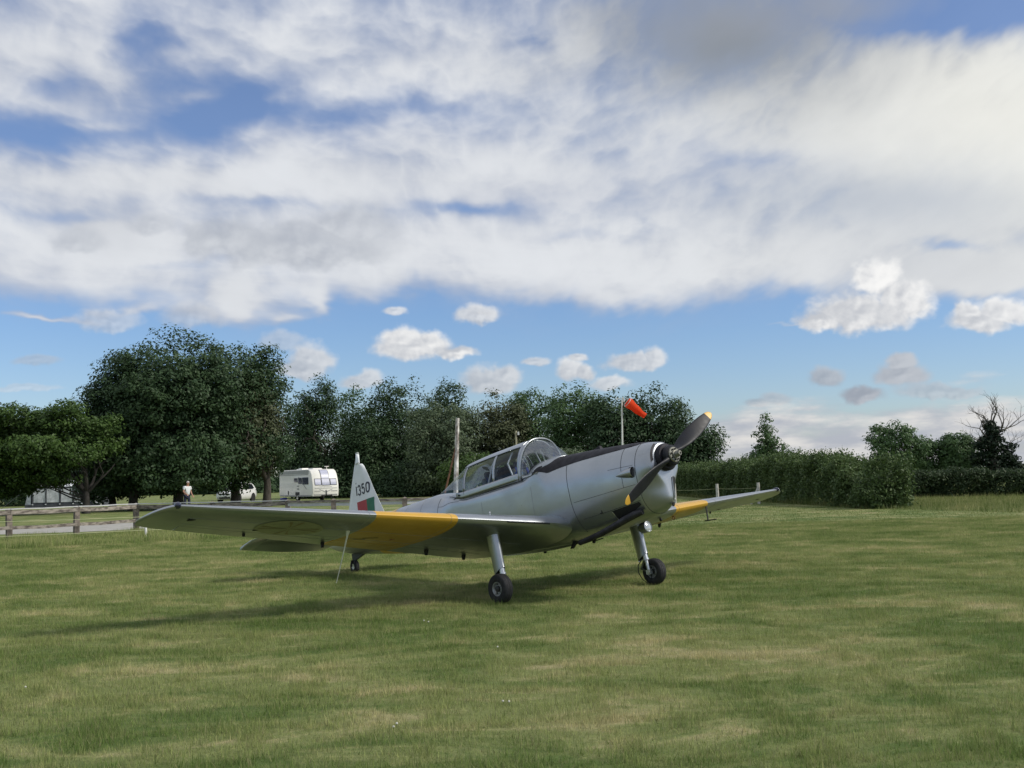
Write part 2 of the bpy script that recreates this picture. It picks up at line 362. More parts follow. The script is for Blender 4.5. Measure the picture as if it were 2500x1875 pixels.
def ground_mat():
    mt = bpy.data.materials.new('turf'); mt.use_nodes = True; nt = mt.node_tree; N = NB(nt); b = nt.nodes['Principled BSDF']
    k, c = grass_color(N, 1.0, 1.0)
    N.put(b.inputs['Base Color'], k); b.inputs['Roughness'].default_value = .9; b.inputs['Specular IOR Level'].default_value = .15
    g = N.n('ShaderNodeNewGeometry').outputs['Position']
    bp = N.n('ShaderNodeBump'); bp.inputs['Strength'].default_value = .8; bp.inputs['Distance'].default_value = .05
    N.put(bp.inputs['Height'], N.noise(N.mapping(g, scale=(1, 1, .2)), 14.0, 6.0, .7).outputs[0]); N.put(b.inputs['Normal'], bp.outputs[0])
    return mt
def blade_mat(name, gain, straw=1.0, tip=(.30, .28, .15)):
    mt = bpy.data.materials.new(name); mt.use_nodes = True; nt = mt.node_tree; nt.nodes.clear(); N = NB(nt)
    k, c = grass_color(N, straw, gain)
    at_ = N.n('ShaderNodeAttribute', attribute_name='tint')
    k = N.mix(N.ramp(at_.outputs['Fac'], .62, 1.0, 0.0, .9), k, C4(*tip))
    k = N.mix(N.ramp(at_.outputs['Fac'], 0.0, .3, .45, 0.0), k, C4(.035, .06, .015))
    d = N.n('ShaderNodeBsdfDiffuse'); t = N.n('ShaderNodeBsdfTranslucent'); mx = N.n('ShaderNodeMixShader'); mx.inputs[0].default_value = .35
    N.put(d.inputs[0], k); N.put(t.inputs[0], k); nt.links.new(d.outputs[0], mx.inputs[1]); nt.links.new(t.outputs[0], mx.inputs[2])
    o = N.n('ShaderNodeOutputMaterial'); nt.links.new(mx.outputs[0], o.inputs[0])
    return mt
gm = MB(); gm.add([(-3000, -3000, 0), (3000, -3000, 0), (3000, 3000, 0), (-3000, 3000, 0)], [(0, 1, 2, 3)])
tag(gm.build('ground', ground_mat(), smooth=False), kind='structure')

def np_mesh(name, V, nv, mats, tint=None):
    """V: (n, nv, 3) polygons without shared vertices"""
    n = V.shape[0]; me = bpy.data.meshes.new(name)
    me.vertices.add(n * nv); me.loops.add(n * nv); me.polygons.add(n)
    me.vertices.foreach_set('co', V.reshape(-1).astype(np.float32))
    me.loops.foreach_set('vertex_index', np.arange(n * nv, dtype=np.int32))
    me.polygons.foreach_set('loop_start', np.arange(0, n * nv, nv, dtype=np.int32))
    if tint is not None:
        a = me.attributes.new('tint', 'FLOAT', 'POINT'); a.data.foreach_set('value', np.repeat(tint, nv).astype(np.float32))
    me.materials.append(mats); me.update(calc_edges=True); return me
def blades(rng, x, y, h, w, lean=.5, z=0.0):
    n = len(x); a = rng.uniform(0, 2 * np.pi, n); la = rng.uniform(0, 2 * np.pi, n); ll = np.abs(rng.normal(0, lean, n)).clip(0, 1.3)
    P = np.zeros((n, 3, 3)); dx_, dy_ = np.cos(a) * w / 2, np.sin(a) * w / 2
    P[:, 0, 0] = x - dx_; P[:, 0, 1] = y - dy_; P[:, 1, 0] = x + dx_; P[:, 1, 1] = y + dy_
    P[:, :2, 2] = z - .005
    P[:, 2, 0] = x + np.cos(la) * h * np.sin(ll); P[:, 2, 1] = y + np.sin(la) * h * np.sin(ll); P[:, 2, 2] = z + h * np.cos(ll)
    return P
rng = np.random.default_rng(5)
def clump(x, y):   # longer in some patches than in others
    return .75 + .25 * np.sin(x * 2.1 + 1.3 * np.sin(y * 1.7)) * np.sin(y * 2.6 + 1.1 * np.sin(x * 1.3)) + .18 * np.sin(x * 7.3 + y * 3.1) * np.sin(y * 6.1 - x * 2.3)
def field(n, y0, y1, power, half=.52, margin=1.2):
    u = rng.uniform(0, 1, n); y = (y0 ** power + u * (y1 ** power - y0 ** power)) ** (1 / power)
    x = rng.uniform(-1, 1, n) * (y * half + margin); return x, y
# near turf: square sods of blades, each laid down turned at random, edge to edge (geometry nodes)
sods = bpy.data.collections.new('sod_sources'); BLADE = blade_mat('grass_blade', 1.75)
for v in range(4):
    n = 5200; S_ = 1.16; x = rng.uniform(-S_ / 2, S_ / 2, n); y = rng.uniform(-S_ / 2, S_ / 2, n)
    tuft = .8 + .45 * np.sin(x * 9 + v) * np.sin(y * 8 + 2 * v) + .25 * np.sin(x * 21 + y * 13 + v)
    h = (.022 + .050 * rng.random(n) ** 2.0) * tuft.clip(.4, 1.5); w = .0030 + .0036 * rng.random(n) ** 1.5
    far_ = rng.random(n) < .04; h[far_] *= 1.6
    sods.objects.link(bpy.data.objects.new('sod', np_mesh('sod', blades(rng, x, y, h, w, .55), 3, BLADE, rng.random(n))))
gx, gy = np.meshgrid(np.arange(-19, 20), np.arange(4, 31)); gx = gx.ravel() + rng.uniform(-.06, .06, gx.size); gy = gy.ravel() + rng.uniform(-.06, .06, gy.size)
k = np.abs(gx) < gy * .52 + 2.0; gx, gy = gx[k], gy[k]
pm_ = bpy.data.meshes.new('grass'); pm_.vertices.add(len(gx)); pm_.vertices.foreach_set('co', np.stack([gx, gy, 0 * gx], 1).astype(np.float32).ravel())
at_ = pm_.attributes.new('turn', 'FLOAT', 'POINT'); at_.data.foreach_set('value', (rng.integers(0, 4, len(gx)) * (np.pi / 2) + rng.normal(0, .12, len(gx))).astype(np.float32))
at_ = pm_.attributes.new('pick', 'INT', 'POINT'); at_.data.foreach_set('value', rng.integers(0, 4, len(gx)).astype(np.int32))
pm_.materials.append(BLADE)
gob = link('grass', pm_)
ng = bpy.data.node_groups.new('lay_sods', 'GeometryNodeTree'); ng.interface.new_socket('Geometry', in_out='INPUT', socket_type='NodeSocketGeometry'); ng.interface.new_socket('Geometry', in_out='OUTPUT', socket_type='NodeSocketGeometry')
gi = ng.nodes.new('NodeGroupInput'); go_ = ng.nodes.new('NodeGroupOutput'); ci_ = ng.nodes.new('GeometryNodeCollectionInfo'); ci_.inputs[0].default_value = sods; ci_.inputs['Separate Children'].default_value = True; ci_.inputs['Reset Children'].default_value = True
io = ng.nodes.new('GeometryNodeInstanceOnPoints'); io.inputs['Pick Instance'].default_value = True
na = ng.nodes.new('GeometryNodeInputNamedAttribute'); na.data_type = 'FLOAT'; na.inputs[0].default_value = 'turn'; nb_ = ng.nodes.new('GeometryNodeInputNamedAttribute'); nb_.data_type = 'INT'; nb_.inputs[0].default_value = 'pick'
cx_ = ng.nodes.new('ShaderNodeCombineXYZ')
def out_of(nd): return [o for o in nd.outputs if o.enabled][0]
ng.links.new(gi.outputs[0], io.inputs['Points']); ng.links.new(ci_.outputs[0], io.inputs['Instance']); ng.links.new(out_of(nb_), io.inputs['Instance Index'])
ng.links.new(out_of(na), cx_.inputs[2]); ng.links.new(cx_.outputs[0], io.inputs['Rotation']); ng.links.new(io.outputs[0], go_.inputs[0])
md = gob.modifiers.new('sods', 'NODES'); md.node_group = ng
tag(gob, 'short mown turf of the airfield, patchy green and straw', 'grass', kind='stuff')
x, y = field(190000, 22.0, 62.0, 1.0, .52, 2)
keep = ~((x < -3) & (y > 30.5 + .3 * (x + 17))); x, y = x[keep], y[keep]
h = (.035 + .03 * rng.random(len(x))) * clump(x, y); w = .010 + .012 * rng.random(len(x))
tag(link('grass', np_mesh('grass', blades(rng, x, y, h, w, .6), 3, blade_mat('grass_blade_far', 1.3), rng.random(len(x)) * .8)), 'short mown turf further out across the airfield', 'grass', kind='stuff')

# clover heads in the turf
clover = MB(); clover.lathe([(0, .002), (.003, .006), (.007, .0075), (.012, .005), (.015, .001)], (0, 0, .030), (0, 0, 1), 8)
clover.tube([(0, 0, 0), (.002, .001, .036)], .0012, 4, 1)
clv = clover.mesh('clover_flower', [mat('clover_white', (.55, .54, .48), .8, var=.15, vscale=200), mat('clover_stem', (.08, .13, .04), .8)])
for (px, py) in [(961, 1790), (969, 1782), (1215, 1590), (1035, 1524), (1046, 1527), (1228, 1726), (1243, 1727), (62, 1690)]:
    d = ray(px, py); t = -CAM_H / d.z; q = Vector((0, 0, CAM_H)) + d * t
    tag(link('clover_flower', clv, None, (q.x, q.y, 0), (0, 0, rnd.uniform(0, 6))), 'small white clover flower head in the mown grass', 'flower', 'white clover heads scattered in the mown grass')

# lane behind the paddock fence, with a shallow kerb of longer grass
lane = MB(); N_ = 40
pts = [(-60, 38.5, 8.0), (-24, 39.5, 8.2), (-12, 42, 8.0), (-4, 50, 6.0), (2, 62, 5.0), (6, 80, 5.0)]
ctr = []
for i in range(N_ + 1):
    t = i / N_ * 5
    ctr.append((interp(range(6), [p[0] for p in pts], t), interp(range(6), [p[1] for p in pts], t), interp(range(6), [p[2] for p in pts], t)))
L_, R_ = [], []
for i, (cx, cy, wd) in enumerate(ctr):
    a = Vector(ctr[max(0, i - 1)][:2]); b = Vector(ctr[min(N_, i + 1)][:2]); d = (b - a).normalized(); n = Vector((-d.y, d.x))
    jit = .15 * math.sin(i * 1.9)
    L_.append((cx + n.x * (wd / 2 + jit), cy + n.y * (wd / 2 + jit), .006)); R_.append((cx - n.x * (wd / 2 - jit), cy - n.y * (wd / 2 - jit), .006))
lane.rings([R_, L_], closed=False)
tag(lane.build('lane', mat('lane_gravel', (.33, .32, .29), .95, var=.22, vscale=2.5, bump=.5, bscale=40), smooth=False), kind='structure')

# ------------------------------------------------------------------ aircraft
WR = 0.1717
AX, AY, AYAW, ATH = 0.80233, 13.44574, 0.861735, 0.195326
Fd = Vector((math.cos(AYAW), -math.sin(AYAW), 0)); Ld = Vector((math.sin(AYAW), math.cos(AYAW), 0)); Zd = Vector((0, 0, 1))
Fb = Fd * math.cos(ATH) + Zd * math.sin(ATH); Zb = Zd * math.cos(ATH) - Fd * math.sin(ATH)
plane = bpy.data.objects.new('light_aircraft', None); col.objects.link(plane); plane.empty_display_size = .5
m = Matrix.Identity(4)
for i in range(3): m[i][0] = Fb[i]; m[i][1] = Ld[i]; m[i][2] = Zb[i]
o_ = Vector((AX, AY, WR)) - Zb * WR
for i in range(3): m[i][3] = o_[i]
plane.matrix_world = m
tag(plane, 'silver grey vintage tail-wheel trainer aircraft with yellow wing bands and black two-blade propeller', 'aircraft')
class AB(MB):                     # aircraft builder: coordinates relative to the main axle, x forward, y port, z up
    def part(s, name, mats, parent=None, angle=35, smooth=True, fixn=False):
        s.v = [(x, y, z + WR) for x, y, z in s.v]
        return s.build(name, mats, parent or plane, smooth, angle, fixn=fixn)

def silver_mat():
    mt = bpy.data.materials.new('silver_paint'); mt.use_nodes = True; nt = mt.node_tree; N = NB(nt); b = nt.nodes['Principled BSDF']
    tcn = N.n('ShaderNodeTexCoord').outputs['Object']
    n1 = N.noise(tcn, 1.6, 5, .6).outputs[0]; n2 = N.noise(N.mapping(tcn, scale=(1, 6, 6)), 5.0, 5, .65).outputs[0]
    k = N.mix(N.ramp(n1, .3, .7), C4(.335, .355, .375), C4(.385, .405, .425))
    k = N.mix(N.ramp(n2, .58, .78, 0, .35), k, C4(.27, .275, .28))
    N.put(b.inputs['Base Color'], k); b.inputs['Metallic'].default_value = .85
    N.put(b.inputs['Roughness'], N.ramp(n1, .25, .75, .38, .27)); b.inputs['Specular IOR Level'].default_value = .5
    b.inputs['Coat Weight'].default_value = .15; b.inputs['Coat Roughness'].default_value = .12
    bp = N.n('ShaderNodeBump'); bp.inputs['Strength'].default_value = .06; bp.inputs['Distance'].default_value = .05
    N.put(bp.inputs['Height'], N.noise(tcn, 3.2, 2, .5).outputs[0]); N.put(b.inputs['Normal'], bp.outputs[0])
    return mt
SIL = silver_mat()
YEL = mat('yellow_paint', (.54, .31, .034), .38, .05, .5, var=.07, vscale=3, coat=.2)
BLK = mat('black_matt_paint', (.016, .015, .020), .6, 0, .25, var=.25, vscale=8)
PRB = mat('propeller_black', (.009, .010, .014), .45, 0, .22, var=.3, vscale=10)
DRK = mat('dark_recess', (.008, .008, .010), .7)
LIN = mat('panel_gap', (.035, .038, .042), .7)
RUB = mat('tyre_rubber', (.018, .018, .020), .75, var=.3, vscale=25, bump=.15, bscale=60)
ALU = mat('bare_aluminium', (.62, .63, .63), .28, .9, var=.15, vscale=20)
WHT = mat('fin_white', (.66, .68, .68), .4, 0.0, var=.06, vscale=4)
GLS = glass('canopy_glass'); GLW = glass('windscreen_glass', (.80, .84, .86), .24)
REDP = mat('flag_red', (.33, .02, .03), .45, var=.06); GRNP = mat('flag_green', (.006, .115, .055), .45, var=.06)
NUM = mat('marking_black', (.012, .013, .025), .5)

FX = [1.42, 1.2, .72, .27, .05, -.1, -.42, -1.0, -1.6, -1.85, -2.1, -2.35, -2.6, -3.5, -4.3, -4.9, -5.3, -5.65, -5.79]
FW = [.295, .325, .352, .372, .378, .382, .388, .388, .383, .377, .368, .352, .335, .262, .188, .125, .08, .035, .006]
FT = [1.388, 1.42, 1.475, 1.517, 1.53, 1.49, 1.375, 1.365, 1.375, 1.42, 1.50, 1.56, 1.585, 1.59, 1.565, 1.52, 1.46, 1.395, 1.36]
BX = [1.42, 1.2, .9, .5, .08, -.5, -1.0, -1.6, -2.2, -3.45, -4.74, -5.1, -5.5, -5.79]
BZ = [.54, .515, .485, .462, .455, .47, .51, .58, .68, .88, 1.08, 1.14, 1.24, 1.345]
CX_, CZ_ = [1.42, 0, -1.5, -2.5, -3.5, -4.7, -5.79], [.99, .99, 1.06, 1.18, 1.26, 1.32, 1.352]
NX, NT_ = [1.42, .5, .05, -.2, -1.7, -2.2, -3, -5.79], [2.2, 2.3, 2.5, 7.0, 7.0, 2.5, 2.2, 2.0]
def fsurf(x, ph, off=0.0):
    w = interp(FX, FW, x) + off; zt = interp(FX, FT, x) + off; zb = interp(BX, BZ, x) - off; zc = interp(CX_, CZ_, x); nt_ = interp(NX, NT_, x)
    s, c = math.sin(ph), math.cos(ph)
    n = nt_ if c >= 0 else 2.5
    e = 2 / n
    y = -w * math.copysign(abs(s) ** e, s)
    z = zc + (zt - zc) * abs(c) ** e if c >= 0 else zc - (zc - zb) * abs(c) ** e
    return (x, y, z)
def frange(a, b, n): return [a + (b - a) * i / (n - 1) for i in range(n)]
def uniq_x(a, b, step):
    n = max(2, int(abs(b - a) / step) + 2); return frange(a, b, n)
PHI = [2 * math.pi * i / 64 for i in range(64)]
b = AB(); b.rings([[fsurf(x, p) for p in PHI] for x in uniq_x(1.42, -5.79, .036)], cap0=False)
fus = b.part('fuselage', SIL, angle=60)
# nose cowl: wide round the crankshaft, a narrow chin below
nxs = [1.42, 1.50, 1.56, 1.61, 1.645, 1.66, 1.664]
def nsurf(x, ph):
    wu = interp(nxs, [.295, .285, .272, .253, .228, .20, .12], x); wl = interp(nxs, [.295, .255, .205, .145, .088, .05, .02], x)
    zt = interp(nxs, [1.388, 1.372, 1.358, 1.348, 1.338, 1.328, 1.28], x); zb = interp(nxs, [.54, .565, .592, .62, .655, .69, .72], x)
    zc = .99; s, c = math.sin(ph), math.cos(ph); e = 2 / (2.2 if c >= 0 else 2.5)
    z = zc + (zt - zc) * abs(c) ** e if c >= 0 else zc - (zc - zb) * abs(c) ** e
    t = min(1, max(0, (z - .78) / .30)); t = t * t * (3 - 2 * t)
    return (x, -(wl + (wu - wl) * t) * math.copysign(abs(s) ** e, s), z)
b = AB(); b.rings([[nsurf(x, p) for p in PHI] for x in frange(1.4205, 1.60, 9) + [1.62, 1.635, 1.648, 1.657, 1.661, 1.664]], cap0=False)
nose = b.part('nose_cowl', SIL, angle=60)
# anti-glare panel on top of the nose
def apan(x): return R(interp([-.40, -.2, .1, .48, 1.0, 1.3, 1.42, 1.52], [78, 66, 54, 46, 38, 30, 22, 2], x))
b = AB()
b.rings([[fsurf(x, apan(x) * k, .0035 + .004 * max(0, min(1, (.3 - x) / .3))) for k in frange(-1, 1, 33)] for x in uniq_x(-.20, 1.415, .018)], closed=False)
b.rings([[(lambda q: (q[0], q[1], q[2] + .003))(nsurf(x, apan(x) * k)) for k in frange(-1, 1, 17)] for x in frange(1.415, 1.52, 5)], closed=False)
b.part('anti_glare_panel', BLK, fus, 60)
# yellow band round the rear fuselage
b = AB(); b.rings([[fsurf(x, p, .0022) for p in PHI] for x in frange(-3.56, -4.12, 8)], cap0=False, cap1=False)
b.part('yellow_band', YEL, fus, 60)
# panel joints
def joint(pts, r=.0028, parent=None, name='panel_joint', m_=None):
    q = AB(); q.tube(pts, r, 5); return q.part(name, m_ or LIN, parent or fus, 60)
joint([fsurf(.40 - .06 * math.cos(p), p, .001) for p in frange(R(8), R(150), 40)])                  # firewall
joint([nsurf(1.448, p) for p in frange(0, 2 * math.pi, 64)], .0035, nose)
joint([fsurf(x, R(98), .001) for x in frange(.45, 1.415, 24)], .0022)
joint([fsurf(x, R(73), .001) for x in frange(1.05, 1.415, 12)], .0018)
joint([fsurf(x, R(123), .001) for x in frange(.52, 1.415, 24)], .003)
joint([fsurf(1.25, p, .001) for p in frange(R(30), R(98), 20)], .0022)
joint([fsurf(-2.28, p, .001) for p in frange(R(40), R(150), 30)], .002)
joint([fsurf(x, R(64), .001) for x in frange(-2.28, -1.75, 14)], .002)
SOFT = mat('joint_soft', (.25, .26, .27), .6)
for xx in (-.25, -1.25, -2.75, -3.2, -4.5): joint([fsurf(xx, p, .0006) for p in frange(R(84 if xx > -2 else 25), R(165), 30)], .0016, None, 'panel_joint', SOFT)
joint([fsurf(x, R(112), .0006) for x in frange(.4, -4.6, 50)], .0014, None, 'panel_joint', SOFT)
joint([fsurf(x, R(49), .001) for x in frange(.13, .33, 6)], .002)
# scoop, latches, vent
b = AB()
rings = []
for t in frange(0, 1, 10):
    x = 1.17 + .25 * t; r = .014 + .060 * math.sin(t * math.pi / 2); c0 = fsurf(x, R(84))
    rings.append([(x, c0[1] - .055 * r / .062 * math.cos(a) * 1.0 + .01, c0[2] + r * .85 * math.sin(a)) for a in frange(0, 2 * math.pi * 15 / 16, 16)])
b.rings(rings, cap1=False); sc = b.part('air_scoop', SIL, fus, 50)
b = AB(); b.rings([[(x - .006 if i else x - .03, (y - rings[-1][0][1]) * (.9 if i else .6) + rings[-1][0][1] + .004, z) for (x, y, z) in rings[-1]] for i in (0, 1)], cap0=True, cap1=False); b.part('scoop_opening', DRK, sc)
for (x, p) in ((1.36, 108), (.82, 121)):
    q = Vector(fsurf(x, R(p), .004)); b = AB(); b.box(q + Vector((.012, 0, .016)), (.010, .008, .05)); b.box(q + Vector((0, 0, -.008)), (.036, .008, .010)); b.part('cowl_latch', DRK, fus)
# exhaust: dark opening low on the side and the long pipe under the belly
b = AB()
top = [fsurf(x, R(124.5), .003) for x in frange(.98, 1.39, 14)]; mid = [fsurf(x, R(128 + 9 * (1 - i / 13)), .003) for i, x in enumerate(frange(.985, 1.40, 14))]; bot = [fsurf(x, R(131 + 22 * (1 - i / 13)), .003) for i, x in enumerate(frange(.99, 1.405, 14))]
b.rings([top, mid, bot], closed=False); b.part('exhaust_opening', DRK, fus)
b = AB(); q0 = Vector(fsurf(.98, R(126), .006)); q1 = Vector(fsurf(1.0, R(150), .006)); b.tube([q0, q1], .007, 6); b.part('opening_frame', ALU, fus)
b = AB()
ep = [(1.40, -.235, .585), (1.30, -.255, .575), (1.15, -.262, .545), (.95, -.268, .50), (.72, -.272, .455), (.50, -.272, .425), (.34, -.27, .41)]
b.tube(ep, [.032, .043, .043, .040, .037, .034, .031], 14, cap=True); ex = b.part('exhaust_pipe', mat('exhaust_soot', (.035, .034, .040), .6, .4, var=.4, vscale=9), plane, 60)
b = AB(); b.lathe([(0, .026), (-.03, .026)], (.335, -.27, .409), (-1, 0, -.1), 12, cap=True); b.part('pipe_mouth', DRK, ex)
b = AB(); b.tube([(.5, -.2, .44), (.60, -.24, .395), (.72, -.25, .40)], .007, 6); b.part('drain_pipe', DRK)
b = AB(); b.add([(.05, -.1, .47), (.12, -.1, .47), (.02, -.1, .385), (-.02, -.1, .385), (.05, -.07, .47), (.14, -.07, .47), (.02, -.07, .385), (-.02, -.07, .385)], [(0, 1, 2, 3), (7, 6, 5, 4), (0, 4, 5, 1), (1, 5, 6, 2), (2, 6, 7, 3), (3, 7, 4, 0)]); b.part('drain_mast', DRK)
# intake slot and little vent on the chin
def nose_x(y, z):
    """where the chin's skin lies in front of a point of the front view"""
    lo, hi = 1.42, 1.664
    for _ in range(30):
        x = (lo + hi) / 2; wu = interp(nxs, [.295, .285, .272, .253, .228, .20, .12], x); wl = interp(nxs, [.295, .255, .205, .145, .088, .05, .02], x); zb = interp(nxs, [.54, .565, .592, .62, .655, .69, .72], x)
        t = min(1, max(0, (z - .78) / .30)); t = t * t * (3 - 2 * t); q = abs((z - .99) / (.99 - zb)); hw = (wl + (wu - wl) * t) * max(0, 1 - q ** 2.5) ** .4
        if hw > abs(y): lo = x
        else: hi = x
    return lo
def slot_ring(s, dx):
    out_ = []
    for t in frange(0, 2 * math.pi * 27 / 28, 28):
        yy = .085 + .034 * s * math.copysign(abs(math.cos(t)) ** .7, math.cos(t)); zz = .800 + .125 * s * math.copysign(abs(math.sin(t)) ** .6, math.sin(t))
        out_.append((nose_x(yy, zz) + dx, yy, zz))
    return out_
b = AB(); b.rings([slot_ring(k, .006) for k in (1, .75, .5, .25, .02)], cap0=False, cap1=True); b.part('air_intake', DRK, nose, 60)
b = AB(); b.tube(slot_ring(1.05, .005) + slot_ring(1.05, .005)[:1], .006, 6); b.part('intake_lip', SIL, nose, 60)
b = AB(); b.lathe([(0, .026), (.014, .024)], (1.625, .04, .618), (1, .3, -.3), 12, cap=True); b.part('chin_vent', DRK, nose)
# filler cap blister on the anti-glare panel
b = AB(); b.add([(.57, -.03, 1.487), (.57, .03, 1.487), (.715, .035, 1.468), (.715, -.035, 1.468), (.69, -.022, 1.525), (.69, .022, 1.525)], [(0, 1, 2, 3), (0, 4, 5, 1), (0, 3, 4), (1, 5, 2), (3, 2, 5, 4)]); bevel(b.part('filler_blister', BLK, fus), .008)
# ---- propeller
PXX, PZ, PPH = 1.755, 1.152, 1.0330
b = AB(); b.lathe([(-.12, .15), (-.06, .158), (-.03, .157), (-.012, .146), (-.006, .11), (-.005, .02)], (PXX - .02, 0, PZ), (1, 0, 0), 40); b.part('hub_shroud', BLK, nose, 40)
b = AB()
ring_a = [(1.672, -.205 * math.sin(t), PZ + .19 * math.cos(t)) for t in frange(R(35), R(100), 16)]; ring_b = [(1.655, -.235 * math.sin(t), PZ - .005 + .208 * math.cos(t)) for t in frange(R(35), R(100), 16)]
b.rings([[(x + .008, y * 1.02, z) for x, y, z in ring_b], ring_a], closed=False); b.part('ring_gap', BLK, nose)
prop = bpy.data.objects.new('propeller', None); col.objects.link(prop); prop.parent = plane
def blade_sections(sgn, r0, r1, n):
    out_ = []
    rad = Vector((0, sgn * math.sin(PPH), sgn * math.cos(PPH))); tan_ = Vector((1, 0, 0)).cross(rad)
    for r in frange(r0, r1, n):
        ch = interp([.0, .10, .2, .35, .55, .75, .9, .97, 1.005, 1.018], [.10, .105, .125, .162, .180, .160, .122, .090, .050, .012], r)
        th = interp([0, .1, .2, .35, .6, .9, 1.018], [.10, .085, .055, .036, .022, .012, .004], r)
        be = R(interp([0, .1, .2, .4, .7, 1.0], [64, 60, 50, 37, 26, 20], r))
        cd = tan_ * math.cos(be) - Vector((1, 0, 0)) * math.sin(be); nd = Vector((1, 0, 0)) * math.cos(be) + tan_ * math.sin(be)
        c0 = Vector((PXX, 0, PZ)) + rad * r
        ring = []
        for t in frange(0, 2 * math.pi * 23 / 24, 24):
            u, v = math.cos(t), math.sin(t)
            ring.append(c0 + cd * (u * ch / 2) + nd * (math.copysign(abs(v) ** .9, v) * th / 2 * (1.0 if v > 0 else .45) * (1 - .35 * u)))
        out_.append(ring)
    return out_
for s_ in (1, -1):
    b = AB(); b.rings(blade_sections(s_, .0, .925, 26), cap1=False); bl = b.part('blade', PRB, prop, 60, fixn=True)
    b = AB(); b.rings(blade_sections(s_, .925, 1.018, 9), cap0=False); b.part('blade_tip', YEL, bl, 60, fixn=True)
b = AB(); b.lathe([(-.06, .10), (0, .125), (.035, .12), (.05, .10)], (PXX, 0, PZ), (1, 0, 0), 32, cap=True); b.part('hub_boss', PRB, prop)
HUBM = mat('hub_metal', (.24, .235, .20), .5, .6, var=.4, vscale=40)
b = AB(); b.lathe([(.045, .086), (.058, .09), (.07, .084), (.071, .05), (.085, .046), (.09, .036), (.105, .034), (.125, .026), (.15, .025), (.151, .015), (.135, .012)], (PXX, 0, PZ), (1, 0, 0), 28, cap=True); hb = b.part('hub_plate', HUBM, prop, 30)
for k in range(8):
    t = 2 * math.pi * k / 8 + .2; b = AB(); b.lathe([(.068, .010), (.092, .010), (.093, .001)], (PXX, .065 * math.sin(t), PZ + .065 * math.cos(t)), (1, 0, 0), 6); b.part('bolt', mat('bolt_dark', (.05, .05, .045), .5, .6), hb)
# ---- canopy
CN = 2.4
def can(x, th, off=0.0):
    ys = interp([-.35, -1.6, -1.95, -2.32], [.376, .374, .345, .235], x) + off
    zs = interp([-.35, -1.6, -1.9, -2.32], [1.335, 1.34, 1.41, 1.535], x)
    zr = interp([-.36, -.6, -1.1, -1.66, -1.8, -2.05, -2.32], [1.860, 1.868, 1.866, 1.842, 1.79, 1.69, 1.585], x) + off
    s, c = math.sin(th), math.cos(th); e = 2 / CN
    return (x, -ys * math.copysign(abs(c) ** e, c), zs + (zr - zs) * abs(s) ** e)
def patch(name, m_, x0, x1, t0, t1, off, nx=10, ntheta=10, thick=0.0, parent=None, lean=0.0):
    b = AB()
    rows = [[can(x + lean * math.sin(R(t)), R(t), off) for t in frange(t0, t1, ntheta)] for x in frange(x0, x1, nx)]
    b.rings(rows, closed=False)
    o = b.part(name, m_, parent, 50)
    if thick:
        md = o.modifiers.new('thickness', 'SOLIDIFY'); md.thickness = thick; md.offset = 0
    return o
canopy = bpy.data.objects.new('sliding_canopy', None); col.objects.link(canopy); canopy.parent = plane
patch('canopy_roof', SIL, -.44, -1.66, 53, 127, .004, 16, 14, .012, canopy)
for t0, t1 in ((0, 7.5), (172.5, 180)): patch('canopy_rail', SIL, -.42, -1.78, t0, t1, .004, 14, 4, .014, canopy)
for t0, t1 in ((7.5, 53), (127, 172.5)):
    patch('side_pane', GLS, -.45, -.935, t0, t1, -.002, 8, 10, 0, canopy)
    patch('side_pane', GLS, -.965, -1.575, t0, t1, -.002, 8, 10, 0, canopy)
    patch('canopy_post', SIL, -.932, -.968, t0, t1, .004, 3, 10, .012, canopy)
    patch('canopy_post', SIL, -1.572, -1.615, t0, t1, .004, 3, 10, .012, canopy)
    patch('canopy_post', SIL, -.405, -.452, t0 if t0 < 90 else t0, t1, .006, 3, 10, .014, canopy)
patch('rear_pane', GLS, -1.615, -2.30, 7, 173, -.001, 12, 24, 0, plane)
joint([can(x, R(-1.0), .010) for x in frange(-.42, -1.95, 24)], .005, canopy, 'slide_rail', DRK)
joint([can(-1.60, R(t), .008) for t in frange(4, 53, 12)], .004, canopy, 'pane_seal', DRK)
joint([can(x, R(53), .008) for x in frange(-.45, -1.62, 12)], .0035, canopy, 'pane_seal', DRK)
b = AB(); b.lathe([(0, .012), (.02, .012)], can(-1.70, R(4), .006), (0, -1, 0), 10, cap=True); b.part('canopy_knob', DRK, canopy)
# windscreen
def arch(t, off=0.0):
    q = can(-.40, t, off); return Vector((-.43 + .07 * math.sin(t), q[1], q[2]))
def fz(x, y):
    w = interp(FX, FW, x); zt = interp(FX, FT, x); zc = interp(CX_, CZ_, x); n = interp(NX, NT_, x)
    return zc + (zt - zc) * max(0.0, 1 - abs(y / w) ** n) ** (1 / n)
def wbase(t, k=1.0):
    s, c = math.sin(t), math.cos(t)
    x = -.43 + .46 * abs(s) ** .85 * k; y = -.372 * math.copysign(abs(c) ** .9, c) * (1 if k == 1 else min(1.0, 1 + (k - 1) * .4))
    return Vector((x, y, max(fz(x, y), 1.36) + .004))
b = AB(); rows = []
for u in frange(0, 1, 12):
    row = []
    for t in frange(R(3), R(177), 40):
        p = arch(t).lerp(wbase(t), u); s = math.sin(t)
        p = p + Vector((.012, -.012 * math.cos(t), .015)) * (math.sin(math.pi * u) * s)
        row.append(p)
    rows.append(row)
b.rings(rows, closed=False); ws = b.part('windscreen', GLW, plane, 60)
b = AB()
b.rings([[arch(t, .008) + Vector((d, 0, 0)) for t in frange(R(0), R(180), 44)] for d in (-.022, .022)], closed=False)
o = b.part('windscreen_arch', SIL, plane, 60); md = o.modifiers.new('thickness', 'SOLIDIFY'); md.thickness = .016; md.offset = 0
b = AB()
